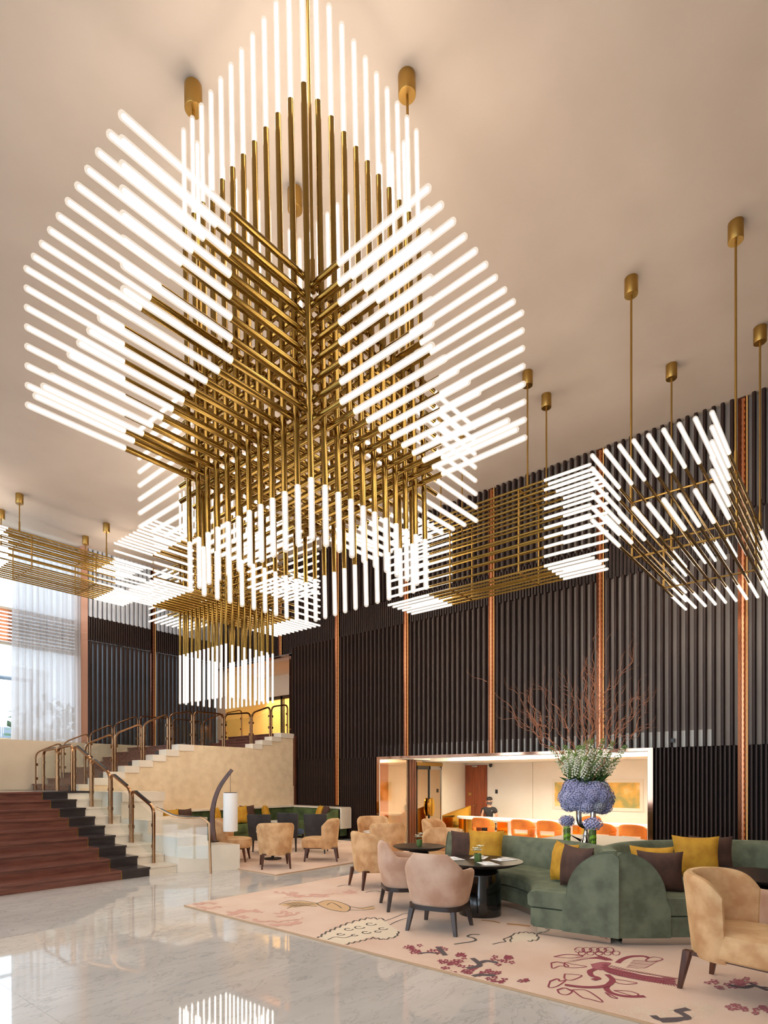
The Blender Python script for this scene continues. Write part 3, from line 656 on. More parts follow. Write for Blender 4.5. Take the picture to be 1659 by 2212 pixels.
def arc(c, r, a): return (c[0]+r*math.cos(a), c[1]+r*math.sin(a))
def curved_sofa(label, c, rin, rout, a0, a1, fabric='velvet_green', n=40, H_=.87, Hf=.81, far=1):
    t = thing('curved_sofa', label, 'sofa', (c[0], c[1], RT), 0, 'curved green sofas')
    def sweep(secf, b0, b1, nn=n): return MB().loft([[(*arc((0, 0), r, R(a)), z) for r, z in secf(a)] for a in lin_t(b0, b1, nn)])
    eps = 3.2
    sweep(lambda a: [(rin+.03, .08), (rin+.0, .1), (rin, .27), (rout-.2, .27), (rout-.2, .08)], a0+eps*.2, a1-eps*.2).put('base', fabric, t)
    sweep(lambda a: [(rin-.0, .285), (rin-.03, .3), (rin-.035, .40), (rin-.01, .432), (rin+.05, .445), (rout-.18, .45), (rout-.18, .285)], a0+.6, a1-.6).put('seat_cushion', fabric, t)
    def hh(a): q = (a-a0)/(a1-a0); q = q if far == 1 else 1-q; return H_+(Hf-H_)*min(1, q*1.6)
    sweep(lambda a: [(rout, .08), (rout, hh(a)-.06), (rout-.02, hh(a)-.015), (rout-.06, hh(a)), (rout-.12, hh(a)-.01), (rout-.16, hh(a)-.05), (rout-.24, .44), (rout-.24, .08)], a0+eps*.5, a1-eps*.5).put('backrest', fabric, t)
    sweep(lambda a: [(rin+.06, 0), (rin+.06, .08), (rout-.08, .08), (rout-.08, 0)], a0+2, a1-2).put('plinth', 'chrome', t)
    for e in (a0, a1):
        s = 1 if e == a0 else -1; wd = .5; Ha = hh(e)
        def sec(sc):
            pts = [(rout+.004, .075)]+[(rout+.004-sc*0, Ha+.012-.05)]
            for k in range(10):
                q = k/9*PI/2; pts.append((rout-.05-(wd-.07)*math.sin(q), .42+(Ha+.012-.42)*math.cos(q)))
            pts += [(rout-wd-.02, .36), (rout-wd-.02, .075)]
            return pts
        da = math.degrees(.13/rout)
        MB().loft([[(*arc((0, 0), r, R(e+s*k*da)), z) for r, z in sec(1)] for k in (0, .12, .88, 1)]).put('arm_panel', fabric, t)
        for q in (.04, .96): MB().tube([(*arc((0, 0), r, R(e+s*q*da)), z+.004) for r, z in sec(1)[1:-2]], .005, 6).put('piping', 'piping_green', t)
    return t
curved_sofa('left green velvet curved sofa wrapped around the laid table', (5.5, 3.75), 1.16, 2.0, -83, 26)
curved_sofa('right green velvet curved sofa beside the gold slipper chair', (7.0, .4), 1.0, 1.86, 12, 132, Hf=.83, far=0)
# planted console filling the gap between the two curved sofas
cpoly = [arc((5.5, 3.75), 2.04, R(a)) for a in lin_t(-62, -8, 12)]+[(8.7, 3.4), (8.9, 2.6)]+[arc((7.0, .4), 1.9, R(a)) for a in lin_t(52, 112, 12)]
cpoly = [(x-7.6, y-2.75) for x, y in cpoly]
t = thing('green_console', 'dark green console between the backs of the curved sofas, under the flowers', 'console', (7.6, 2.75, RT))
MB().prism(cpoly, .0, .74).put('body', 'velvet_green', t, smooth=False)
MB().prism([(x*.97, y*.97) for x, y in cpoly], .74, .765).put('top', 'ebony', t, smooth=False)

# green banquette in the far corner
t = thing('corner_banquette', 'long green banquette in the corner below the stone stair wall', 'banquette', (11.0, 12.0, RT))
def bx(x0, x1, y0, y1, z0, z1): return MB().box(x0-11, x1-11, y0-12, y1-12, z0, z1)
bx(6.9, 11.6, 12.42, 12.72, .08, .8).put('backrest', 'velvet_olive', t, smooth=False)
for k in range(5): bx(6.95+.93*k, 6.95+.93*k+.91, 11.9, 12.42, .26, .45).put('seat_cushion', 'velvet_olive', t, smooth=False)
bx(6.9, 11.6, 11.95, 12.42, .06, .26).put('base', 'velvet_olive', t, smooth=False)
bx(11.3, 11.62, 10.6, 12.42, .08, .8).put('side_backrest', 'velvet_olive', t, smooth=False)
for k in range(2): bx(10.78, 11.3, 10.75+.58*k, 10.75+.58*k+.56, .26, .45).put('side_seat', 'velvet_olive', t, smooth=False)
bx(10.83, 11.3, 10.75, 11.9, .06, .26).put('side_base', 'velvet_olive', t, smooth=False)
pr_ = [(.62-.02, .08)]+[(.6-.55*math.sin(q*PI/16), .45+.33*math.cos(q*PI/16)) for q in range(9)]+[(.02, .08)]
MB().loft([[(x-.25, yy-12, z) for x, z in pr_] for yy in (10.6, 10.72)]).put('arm_panel', 'velvet_olive', t)
struct('trim_7', MB().box(6.5, W-.03, 12.36, 12.76, .83, .87).box(W-.42, W-.03, 10.52, 12.36, .83, .87).box(W-.42, W-.03, 10.5, 10.56, .3, .83), 'white_marble')

def cushion_mesh(name, s, th, m, seedv):
    n = 14; vs = []; fs = []; rnd = random.Random(seedv)
    for side in (1, -1):
        for i in range(n+1):
            for j in range(n+1):
                u = 2*i/n-1; v = 2*j/n-1
                pinch = 1-.07*(1-u*u)*0-.0
                bx_ = 1-.11*(1-abs(v)**2)*(abs(u)**3); by_ = 1-.11*(1-abs(u)**2)*(abs(v)**3)
                d = (max(0, 1-abs(u)**2.6)*max(0, 1-abs(v)**2.6))**.55
                d = 0 if max(abs(u), abs(v)) > .9 else d
                w_ = .018*noise.noise(Vector((u*2+seedv, v*2, side)))
                vs.append((u*s*bx_, side*(th*d+.004)+w_*d, v*s*by_))
    N = (n+1)**2
    for side in (0, 1):
        for i in range(n):
            for j in range(n):
                a = side*N+i*(n+1)+j; q = (a, a+1, a+n+2, a+n+1); fs.append(q if side else q[::-1])
    rim = [i*(n+1) for i in range(n+1)]+[n*(n+1)+j for j in range(1, n+1)]+[i*(n+1)+n for i in range(n-1, -1, -1)]+[j for j in range(n-1, 0, -1)]
    for a, b in zip(rim, rim[1:]+rim[:1]): fs.append((a, b, b+N, a+N))
    return mesh(name, vs, fs, m, True, 60)
cm = {}
def cushion(x, y, z, face, tilt, m, label, s=.25, roll=0, group='loose cushions'):
    if (m, s) not in cm: cm[(m, s)] = cushion_mesh('cushion', s, .1, m, 3+len(cm))
    o = put('cushion', cm[(m, s)], None, (x, y, z)); o.rotation_euler = (tilt, roll, math.atan2(face[1], face[0])+R(90)); tag(o, label, 'cushion', group); return o
# left sofa
def on_sofa(c, r, a, off, m, lb, tilt=-.25, s=.25, turn=0, z=.72, roll=0):
    p = arc(c, r, R(a)); f = (-math.cos(R(a+turn)), -math.sin(R(a+turn))); cushion(p[0], p[1], z, f, tilt, m, lb, s, roll)
cL, cR = (5.5, 3.75), (7.0, .4)
cushion(6.06, 2.28, .69, (-.86, .5), -.12, 'brown_linen', 'brown cushion in front, leaning by the end arm of the left curved sofa', .225)
cushion(6.30, 2.5, .69, (-.8, .6), -.16, 'mustard', 'mustard cushion behind the brown one by the end arm of the left sofa', .225)
cushion(7.0, 3.86, .69, (-.93, -.3), -.22, 'mustard', 'large mustard cushion at the far end of the left curved sofa', .24)
cushion(7.0, 4.16, .68, (-.93, -.36), -.2, 'brown_linen', 'brown cushion behind the mustard one at the far end of the left sofa', .22)
cushion(6.56, 1.60, .65, (-.93, -.36), -.25, 'brown_linen', 'brown cushion behind the arm of the right curved sofa', .22)
cushion(6.80, 1.74, .67, (-.93, -.36), -.25, 'mustard', 'mustard cushion peeking over the brown one on the right sofa', .22)
cushion(7.72, 1.5, .70, (-.93, -.36), -.22, 'mustard', 'big mustard cushion in the middle of the right curved sofa', .25)
cushion(8.05, 1.4, .69, (-.9, -.42), -.2, 'brown_linen', 'brown cushion behind the big mustard one on the right sofa', .24)
for x, y, m, f, lb, s in ((7.35, 12.25, 'mustard', (0, -1), 'mustard cushion at the left end of the corner banquette', .22), (7.75, 12.3, 'brown_linen', (.1, -1), 'brown cushion at the left end of the corner banquette', .22),
                       (8.55, 12.2, 'mustard', (.6, -1), 'turned mustard cushion left of the lamp on the corner banquette', .22), (9.3, 12.2, 'mustard', (0, -1), 'bright mustard cushion right of the lamp shade on the banquette', .24), (9.62, 12.3, 'brown_linen', (0, -1), 'brown cushion right of the lamp shade on the banquette', .24),
                       (10.15, 12.2, 'mustard', (.8, -.8), 'edge-on mustard cushion near the corner of the banquette', .23), (11.1, 11.1, 'mustard', (-.8, .6), 'edge-on mustard cushion at the right end of the banquette', .22), (11.1, 10.9, 'brown_linen', (-.8, .5), 'brown cushion beside the rounded arm of the banquette', .22)):
    cushion(x, y, .70, f, -.2, m, lb, s, 0, 'banquette cushions')

# ---------------------------------------------------------------- tables
def pedestal_table(x, y, label, r=.5, z=.63, top='ebony', base='black_lacquer', rb=.25):
    t = thing('pedestal_table', label, 'table', (x, y, RT), 0, 'round pedestal tables')
    MB().lathe([(rb*.7, z-.075), (r*.8, z-.05), (r-.005, z-.012), (r, z-.006), (r-.004, z)], n=48).put('tabletop', top, t)
    MB().lathe([(rb, 0), (rb, .02), (rb*.97, z-.16), (rb*.9, z-.12), (rb*.72, z-.075)], n=40).put('pedestal', base, t)
    return t
pedestal_table(6.12, 3.45, 'round black pedestal table laid with napkins at the left sofa')
pedestal_table(6.9, 4.88, 'second round black table with one flower pot, behind the tub armchairs', .38, .63, rb=.18)
pedestal_table(7.05, .82, 'black pedestal table at the right edge, in front of the right sofa', .52)
def small_table(x, y, z0, lb):
    t = thing('side_table', lb, 'table', (x, y, z0), 0, 'small marble side tables')
    MB().lathe([(.3, .54), (.33, .545), (.33, .565)], n=32).put('tabletop', 'marble_top', t); MB().lathe([(.03, .0), (.03, .54)], (0, 0, 0), 12).put('stem', 'dark_leg', t); MB().lathe([(.18, 0), (.18, .02), (.04, .03)], n=24).put('foot', 'dark_leg', t)
small_table(7.62, 8.95, RT, 'round pale marble table between the three slipper chairs on the smaller rug')
small_table(9.15, 7.45, 0, 'small round marble table near the slat wall, beside the far chair')
small_table(9.6, 11.0, RT, 'round marble table in front of the corner banquette')
def pot(x, y, z, lb):
    t = thing('flower_pot', lb, 'flower pot', (x, y, z), 0, 'little table flowers')
    MB().lathe([(.038, 0), (.042, .01), (.044, .09), (.038, .092), (.036, .08)], n=18).put('pot', 'green_glass', t)
    for k in range(7):
        a = k*2.4; c = Vector((.03*math.cos(a), .03*math.sin(a), .12+.025*(k % 3))); m = MB()
        for q in range(5):
            b = a+q*1.256; d = Vector((math.cos(b), math.sin(b), .35)).normalized(); s_ = d.cross(Vector((0, 0, 1))).normalized()*.012
            m.add([c, c+d*.03+s_*1.7, c+d*.056, c+d*.03-s_*1.7], [(0, 1, 2, 3)])
        m.put('blossom', 'petal_white', t, smooth=False)
zt = RT+.63
pot(6.02, 3.42, zt, 'small green glass pot with white orchid on the laid table'); pot(6.88, 4.86, zt, 'small green glass pot with white orchid on the second table')
for k, (dx, dy, a) in enumerate(((.2, .12, .3), (.22, -.2, -.4), (-.1, .3, 1.0), (-.2, -.22, .9))):
    t = thing('place_mat', 'white paper place mat with napkin on the laid table, '+['towards the sofa seat', 'nearest the sofa arm', 'on the far side', 'beside the tub armchair'][k], 'place mat', (6.12+dx, 3.45+dy, zt+.001), a, 'place settings')
    MB().box(-.13, .13, -.09, .09, 0, .003).put('mat', 'paper', t, smooth=False); MB().box(-.07, .07, -.04, .04, .0032, .018).put('napkin', 'paper', t, smooth=False)

# ---------------------------------------------------------------- rugs with printed motifs
def rug(label, x0, x1, y0, y1):
    t = thing('area_rug', label, 'rug', (x0, y0, 0))
    MB().box(.0, x1-x0, .0, y1-y0, .001, RT).put('pile', 'rug', t, smooth=False)
    e = MB(); e.box(-.012, 0, -.012, y1-y0+.012, .001, RT-.002); e.box(0, x1-x0, y1-y0, y1-y0+.012, .001, RT-.002); e.box(0, x1-x0, -.012, 0, .001, RT-.002); e.put('binding', 'rug_edge', t, smooth=False)
    return t
rg = rug('large peach rug with phoenix and cloud motifs under the sofas', 4.1, 9.3, -2.2, 6.5)
rg2 = rug('smaller pale pink rug below the corner banquette', 6.42, 11.2, 7.45, 12.3)
RO = Vector((4.1, -2.2, 0))
def to_rug(pts, z=RT+.0008): return [Vector((p.x, p.y, z))-RO for p in (floor_at(u, v, RT) for u, v in pts)]
def ribbon(mb, pts, w, taper=False):
    n = len(pts)
    if n < 2: return
    L_, R_ = [], []
    for i, p in enumerate(pts):
        d = pts[min(i+1, n-1)]-pts[max(i-1, 0)]; d.z = 0
        if d.length < 1e-6: d = Vector((1, 0, 0))
        s = Vector((-d.y, d.x, 0)).normalized()*(w*(1-(.8*i/(n-1) if taper else 0))/2); L_.append(p+s); R_.append(p-s)
    global RIB; RIB += 1; dz = Vector((0, 0, (RIB % 700)*3e-6))
    ok = lambda v: 0 < v.x < 5.18 and 0 < v.y < 8.69
    for i in range(n-1):
        q = (L_[i], R_[i], R_[i+1], L_[i+1])
        if all(ok(v) for v in q): mb.add([v+dz+Vector((0, 0, i*4e-6)) for v in q], [(0, 1, 2, 3)])
RIB = 0
def trace(mb, seq, w, smooth=True, taper=False):
    p = to_rug(seq); ribbon(mb, bez(p, 4) if smooth and len(p) > 2 else p, w, taper)
def blob(mb, seq, z=RT+.0005):
    p = [Vector((max(.004, q.x), q.y, q.z)) for q in bez(to_rug(seq, z), 4)]; mb.add(p, [tuple(range(len(p)))])
def scallop(seq, amp, n):
    out = []
    for (a, b), (c, d) in zip(seq, seq[1:]):
        for k in range(n):
            t0 = k/n; q = math.pi*.0
            for s in (0, .25, .5, .75):
                tt = (k+s)/n; nx, ny = (d-b), -(c-a); ln = math.hypot(nx, ny)+1e-6; h = math.sin(s*math.pi)*amp
                out.append((a+(c-a)*tt+nx/ln*h, b+(d-b)*tt+ny/ln*h))
    return out+[seq[-1]]
def zz(x, y): return (1220+x/3.779, 1850+y/3.779)
# white cloud with dark outline near the rug edge
cl = MB(); blob(cl, [(686, 2030), (702, 2018), (722, 2009), (745, 1999), (775, 1990), (800, 1986), (828, 1988), (842, 1998), (860, 2012), (855, 2022), (828, 2028), (806, 2023), (780, 2030), (755, 2036), (735, 2042), (714, 2040)]); cl.put('cloud_fill', 'print_ivory', rg, smooth=False)
ck = MB()
trace(ck, scallop([(686, 2030), (702, 2018), (722, 2009), (745, 1999), (775, 1990), (800, 1985), (830, 1988)], 4, 2), .022, False)
trace(ck, scallop([(860, 2012), (855, 2022), (828, 2028), (806, 2024), (780, 2031), (755, 2036), (735, 2043)], 3, 2), .02, False)
for u, v, s in ((752, 2007, 7), (775, 2003, 8), (800, 1996, 8), (735, 2018, 6), (790, 2014, 7), (826, 2006, 7), (765, 2020, 5), (815, 2012, 5)):
    trace(ck, [(u+s*1.6*math.cos(a)*(1-a/9), v+s*.5*math.sin(a)*(1-a/9)) for a in lin_t(0, 5.6, 14)], .018, False)
trace(ck, [(830, 1990), (850, 1983), (862, 1978), (872, 1974), (890, 1971)], .016); trace(ck, [(842, 1998), (858, 1990), (876, 1984), (893, 1982)], .016)
trace(ck, [(708, 2030), (724, 2024), (744, 2026), (762, 2021)], .016)
# ribbon clouds near the table and sofa
trace(ck, [(981, 2040), (1000, 2037), (1015, 2035), (1028, 2031), (1022, 2026), (1010, 2023), (1018, 2019), (1036, 2019)], .026)
cl2 = MB(); blob(cl2, [(1085, 2034), (1100, 2030), (1108, 2020), (1130, 2016), (1155, 2018), (1163, 2026), (1150, 2032), (1128, 2032), (1108, 2036)]); cl2.put('cloud_fill', 'print_ivory', rg, smooth=False)
trace(ck, [(1064, 2040), (1080, 2036), (1092, 2034), (1088, 2029), (1098, 2025), (1108, 2020)], .018); trace(ck, scallop([(1104, 2035), (1108, 2020), (1130, 2015), (1156, 2018), (1163, 2028), (1140, 2032)], 3, 2), .018, False)
ck.put('cloud_outline', 'print_ink', rg, smooth=False)
# blossom trees
def blossom(mb, u, v, s, rnd):
    for q in range(5):
        a = q*1.257+rnd.random(); du, dv = math.cos(a)*s, math.sin(a)*s*.42
        trace(mb, [(u+du*.4, v+dv*.4), (u+du*1.1+dv*.6, v+dv*1.1), (u+du*1.5, v+dv*1.6)], .03, False, True)
rnd = random.Random(4); bm = MB(); br = MB()
for cx_, cy_, rx, ry, n in ((900, 2050, 26, 9, 11), (945, 2052, 20, 7, 8), (985, 2066, 20, 7, 7), (975, 2083, 34, 10, 13), (1000, 2095, 40, 9, 12), (1085, 2075, 28, 10, 12), (1045, 2100, 34, 7, 9), (1075, 2116, 28, 6, 7), (1132, 2117, 14, 4, 3), (915, 2087, 12, 3, 3)):
    for k in range(n):
        a = rnd.random()*6.28; q = math.sqrt(rnd.random()); blossom(bm, cx_+rx*q*math.cos(a), cy_+ry*q*math.sin(a), 5.5, rnd)
trace(br, [(946, 2046), (955, 2056), (962, 2064)], .05); trace(br, [(905, 2060), (925, 2058), (948, 2060)], .03)
trace(br, [(1020, 2070), (1032, 2079), (1036, 2086), (1022, 2090), (1008, 2092)], .05); trace(br, [(1036, 2080), (1052, 2076), (1075, 2080)], .05)
trace(br, [(1000, 2106), (1012, 2109), (1020, 2113)], .16); trace(br, [(1015, 2110), (1040, 2106), (1070, 2108)], .05); trace(br, [(942, 2094), (948, 2096)], .05)
bm.put('blossom_print', 'print_maroon', rg, smooth=False); br.put('branch_print', 'print_bark', rg, smooth=False)
bm = MB(); br = MB()
for cx_, cy_, rx, ry, n in ((1565, 2125, 40, 12, 12), (1610, 2122, 30, 10, 10), (1590, 2178, 26, 7, 7), (1640, 2185, 26, 10, 8)):
    for k in range(n):
        a = rnd.random()*6.28; q = math.sqrt(rnd.random()); blossom(bm, cx_+rx*q*math.cos(a), cy_+ry*q*math.sin(a), 6, rnd)
trace(br, [(1575, 2128), (1605, 2134), (1630, 2130), (1659, 2140)], .04); trace(br, [(1620, 2124), (1640, 2132), (1659, 2134)], .03)
bm.put('blossom_print', 'print_plum', rg, smooth=False); br.put('branch_print', 'print_bark', rg, smooth=False)
# phoenix in maroon
ph = MB(); ol = MB(); pl = MB()
for seq in ([(310, 900), (380, 935), (500, 965), (640, 990), (780, 1010), (900, 1020)],):
    for off, w_ in ((4, .045), (20, .03), (-14, .03)): trace(ph, [zz(x, y+off) for x, y in seq], w_)
rr_ = random.Random(2)
for k in range(26):
    t_ = k/25; x = 320+580*t_; y = 905+115*t_**.8
    trace(ph, [zz(x, y+20), zz(x+22, y+40+10*t_)], .016, False, True); trace(ph, [zz(x, y-18), zz(x+30, y-30+6*t_)], .014, False, True)
for k in range(7): trace(ph, [zz(800, 985+k*9), zz(930-abs(k-3)*12, 1000+k*8)], .016, False, True)
blob(pl, [zz(*p) for p in ((210, 880), (300, 862), (380, 870), (340, 905), (300, 930), (230, 915))]); blob(pl, [zz(*p) for p in ((310, 905), (420, 950), (560, 985), (720, 1010), (880, 1022), (700, 985), (560, 950), (420, 915))])
for seq in ([(250, 920), (205, 940), (220, 975), (275, 995), (230, 1010)], [(345, 965), (390, 1010), (345, 1055), (230, 1070), (110, 1065), (0, 1050)], [(385, 1020), (340, 1070), (370, 1110), (450, 1135), (540, 1145), (655, 1143)], [(430, 870), (470, 840), (540, 818), (640, 815), (690, 830)]):
    trace(ph, [zz(*p) for p in seq], .045); 
for s_ in range(5):
    trace(ol, [zz(120+s_*60, 765+(s_ % 2)*20)]+[zz(120+s_*60+40*math.cos(a), 765+22*math.sin(a)) for a in lin_t(3.1, 9, 12)], .013, False)
    trace(ol, [zz(140+s_*70+30*math.cos(a), 790+18*math.sin(a)) for a in lin_t(0, 6.2, 12)], .011, False)
for k in range(9): trace(ol, [zz(340-k*8, 850-k*4), zz(120-k*16, 800+k*9)], .011, False, True)
for k in range(8): trace(ol, [zz(500+k*8, 905-k*8), zz(640+k*16, 915-k*9), zz(700+k*10, 890-k*6)], .011, True, True)
for k in range(6): trace(ol, [zz(250+k*22, 800+k*6), zz(340+k*10, 850)], .012, False)
for seq in ([(690, 828), (740, 822), (800, 838), (760, 855), (700, 862), (660, 850)], [(0, 960), (80, 965), (140, 975), (60, 1010), (0, 1000)], [(60, 1090), (160, 1090), (240, 1130), (310, 1190), (200, 1165), (140, 1150)], [(400, 1000), (520, 1020), (590, 1035), (500, 1045), (420, 1030)], [(400, 1095), (520, 1100), (600, 1125), (560, 1140)], [(0, 865), (60, 880), (180, 900), (70, 910), (0, 900)], [(330, 1110), (380, 1150), (430, 1158)]):
    trace(ol, [zz(*p) for p in seq+[seq[0]]], .014)
for seq in ([(-110, 870), (-60, 862), (0, 875), (30, 900), (-40, 895), (-100, 915)], [(-120, 1020), (-60, 1000), (-40, 1020), (10, 1010), (-60, 1060), (-130, 1070)], [(-60, 1090), (0, 1075), (60, 1100), (20, 1130), (-40, 1120)], [(-90, 820), (20, 800), (150, 812), (60, 830)]):
    trace(ol, [zz(*p) for p in seq+[seq[0]]], .014); trace(ph, [zz(*p) for p in seq[:3]], .02)
ph.put('phoenix_print', 'print_maroon', rg, smooth=False); pl.put('plume_print', 'print_plum', rg, smooth=False); ol.put('outline_print', 'print_maroon', rg, smooth=False)
# pale chrysanthemum with dark branch at the front
cr_ = MB(); rr_ = random.Random(9)
for cx_, cy_ in ((620, 1290), (1040, 1260)):
    for k in range(150):
        a = rr_.random()*6.28; q = math.sqrt(rr_.random()); x = cx_+190*q*math.cos(a); y = cy_+62*q*math.sin(a)
        trace(cr_, [zz(x, y), zz(x+26*math.cos(a), y+10*math.sin(a))], .014, False, True)
cr_.put('flower_print', 'print_ivory', rg, smooth=False)
br = MB(); trace(br, [zz(*p) for p in ((720, 1300), (770, 1330), (860, 1330), (1000, 1320), (960, 1285), (920, 1265), (960, 1255), (1010, 1245))], .05); trace(br, [zz(780, 1345), zz(880, 1340), zz(940, 1330)], .05); br.put('branch_print', 'print_bark', rg, smooth=False)
# tan bird and blush marks at the far corner
bd = MB(); bo2 = MB()
blob(bd, [(684, 1952), (705, 1945), (730, 1948), (755, 1958), (750, 1968), (722, 1967), (700, 1960)]); blob(bd, [(602, 1954), (640, 1947), (680, 1950), (690, 1957), (660, 1958), (630, 1961)]); blob(bd, [(752, 1957), (780, 1961), (806, 1958), (808, 1964), (785, 1965)])
for s_ in ([(602, 1954), (625, 1946), (650, 1946), (685, 1951)], [(620, 1963), (640, 1956), (684, 1958)], [(684, 1952), (705, 1945), (730, 1948), (755, 1958), (750, 1969), (722, 1967), (698, 1960), (684, 1952)], [(755, 1958), (780, 1962), (808, 1957)], [(752, 1966), (785, 1966), (810, 1963)], [(706, 1955), (716, 1950), (728, 1955), (738, 1962)]): trace(bo2, s_, .014)
for k in range(9): trace(bo2, [(640+k*6, 1949+k*.4), (612+k*3, 1952+k)], .009, False)
bd.put('bird_print', 'print_tan', rg, smooth=False); bo2.put('bird_outline', 'print_ink', rg, smooth=False)
bs = MB(); rr_ = random.Random(11)
for s_, w_ in (([(408, 1955), (430, 1951), (470, 1950)], .1), ([(410, 1958), (440, 1962), (476, 1961)], .1), ([(486, 1977), (510, 1972), (540, 1968), (580, 1974)], .14), ([(600, 1978), (620, 1973), (632, 1970)], .1), ([(540, 1990), (580, 1996), (630, 1992), (645, 1986)], .12), ([(605, 1925), (625, 1930), (640, 1936), (615, 1940)], .1), ([(660, 1936), (690, 1935), (740, 1933)], .12), ([(745, 1925), (765, 1927)], .1), ([(505, 1981), (525, 1984)], .1)):
    for sub in range(4):
        p = bez(to_rug(s_), 7); ox, oy = rr_.uniform(-.09, .09), rr_.uniform(-.09, .09); a0_ = rr_.randrange(0, max(1, len(p)//3)); p = p[a0_:len(p)-rr_.randrange(0, max(1, len(p)//3))]
        p = [q+Vector((ox+.04*math.sin(k*.9+sub), oy+.04*math.cos(k*1.3+sub*2), 0)) for k, q in enumerate(p)]; ribbon(bs, p, w_*.45, sub % 2 == 0)
bs.put('blush_print', 'print_blush', rg, smooth=False)
oc = MB(); trace(oc, [(1095, 1996), (1120, 1998), (1145, 2001)], .06); trace(oc, [(1040, 1988), (1062, 1990), (1080, 1994)], .04); oc.put('ochre_print', 'print_ochre', rg, smooth=False)
wv = MB(); trace(wv, [(728, 1915), (745, 1912), (760, 1914)], .016); trace(wv, [(790, 1928), (812, 1924), (835, 1930), (850, 1922)], .02); wv.put('vine_print', 'print_ink', rg, smooth=False)
r2 = MB(); rr_ = random.Random(5)
for k in range(40):
    c = Vector((rr_.uniform(.2, 4.4), rr_.uniform(.2, 4.5), RT+.0008)); a = rr_.random()*6.28; d = Vector((math.cos(a), math.sin(a), 0))
    ribbon(r2, bez([c, c+d*.1+Vector((.04, -.03, 0)), c+d*.22, c+d*.3+Vector((-.05, .04, 0))], 4), rr_.choice((.012, .02, .06)))
r2.put('vine_print', 'print_blush', rg2, smooth=False)

for r_ in (rg, rg2):
    for ch in r_.children:
        if ch.name.split('.')[0] not in ('pile', 'binding'): ch['kind'] = 'stuff'

# ---------------------------------------------------------------- curved lantern lamp on the plinth
t = thing('lantern_lamp', 'arched dark timber lamp with a hanging white cylinder shade on the marble plinth', 'lamp', (6.36, 9.12, .45))
dr = Vector((math.cos(YAW), -math.sin(YAW), 0))
pts = [(.0, 0), (-.03, .25), (-.035, .5), (0, .75), (.09, 1.0), (.22, 1.2), (.33, 1.34)]
MB().tube([dr*a+Vector((0, 0, b)) for a, b in [(p.x, p.z) for p in bez([(a, 0, b) for a, b in pts], 5)]], [.045-.016*i/30 for i in range(31)], section=[(1, -.8), (1, .8), (-1, .8), (-1, -.8)], up=(-dr.x, -dr.y, .3)).put('arched_post', 'walnut', t, ang=30)
c = dr*.30
MB().tube([c+Vector((0, 0, 1.28)), c+Vector((0, 0, .92))], .004, 6).put('cord', 'dark_leg', t)
m = MB(); n = 32
m.loft([[(c.x+rr*math.cos(2*PI*k/n), c.y+rr*math.sin(2*PI*k/n), z) for k in range(n)] for z, rr in ((.2, .128), (.21, .132), (.9, .132), (.91, .128))]); m.put('shade', 'linen_shade', t)
MB().lathe([(.12, .9105), (.12, .92)], (c.x, c.y, 0), 24).put('top_disc', 'dark_leg', t)
MB().box(-.07, .07, -.05, .05, 0, .02).put('foot', 'dark_leg', t, smooth=False)

# ---------------------------------------------------------------- sheer curtain
def drape(label, x0, x1, y, z0, z1, n=150, amp=.06):
    rnd_ = random.Random(3); ph_ = [rnd_.uniform(0, 6.28) for _ in range(6)]
    vs_, fs_ = [], []; m_ = 14
    for j in range(m_+1):
        tz = j/m_
        for i in range(n+1):
            tx = i/n; a = amp*(.55+.45*(1-tz))
            d = a*(math.sin(tx*62+ph_[0]+1.3*math.sin(tx*9+ph_[1]))+.45*math.sin(tx*131+ph_[2])+.3*math.sin(tx*23+ph_[3]))
            sp = (tx-.5)*.06*(1-tz)
            vs_.append((tx*(x1-x0)+sp, d, z0+(z1-z0)*tz))
    for j in range(m_):
        for i in range(n): a = j*(n+1)+i; fs_.append((a, a+1, a+n+2, a+n+1))
    o = put('sheer_curtain', mesh('sheer_curtain', vs_, fs_, 'sheer', True, 180), None, (x0, y, 0)); return tag(o, label, 'curtain', 'sheer curtains')
drape('pleated white sheer curtain hanging beside the tall window', 5.45, 7.15, L-.02, 2.58, 8.0)
drape('unseen white sheer curtain past the frame edge, added to cut window glare', -5.6, 4.7, L-.02, 2.58, 8.0)  # out of view, added so the floor mirrors cloth instead of window glare
# ---------------------------------------------------------------- outside the window
t = thing('office_building', 'pale panelled building across the street outside the window', 'building', (3, 42, -4))
MB().box(-14, 13, 0, 6, 0, 13).put('facade', 'facade', t, smooth=False)
for k in range(9): MB().box(-14, 13, -.03, 0, 1.4+1.4*k, 1.46+1.4*k).put('joint', 'facade_joint', t, smooth=False)
for k in range(7): MB().box(-11+3.5*k, -9.4+3.5*k, -.05, 0, 7.4, 9.0).put('window', 'awning', t, smooth=False)
def bush(x, y, z, r, lb):
    t_ = thing('street_shrub', lb, 'shrub', (x, y, z-r), 0, 'shrubs outside the window'); rnd_ = random.Random(int(x*10)); m_ = MB()
    for k in range(420):
        d = Vector((rnd_.gauss(0, 1), rnd_.gauss(0, 1), rnd_.gauss(0, 1))).normalized()*r*(.55+.45*rnd_.random()); d.z += r
        a = Vector((rnd_.gauss(0, 1), rnd_.gauss(0, 1), rnd_.gauss(0, 1))).normalized(); b = a.cross(d).normalized()
        m_.add([d-a*.22, d+b*.12, d+a*.22, d-b*.12], [(0, 1, 2, 3)])
    m_.put('foliage', 'foliage', t_, smooth=False); MB().tube([(0, 0, -3), (0, 0, r)], .12, 8).put('trunk', 'bark_wood' if 'bark_wood' in M else 'walnut', t_)
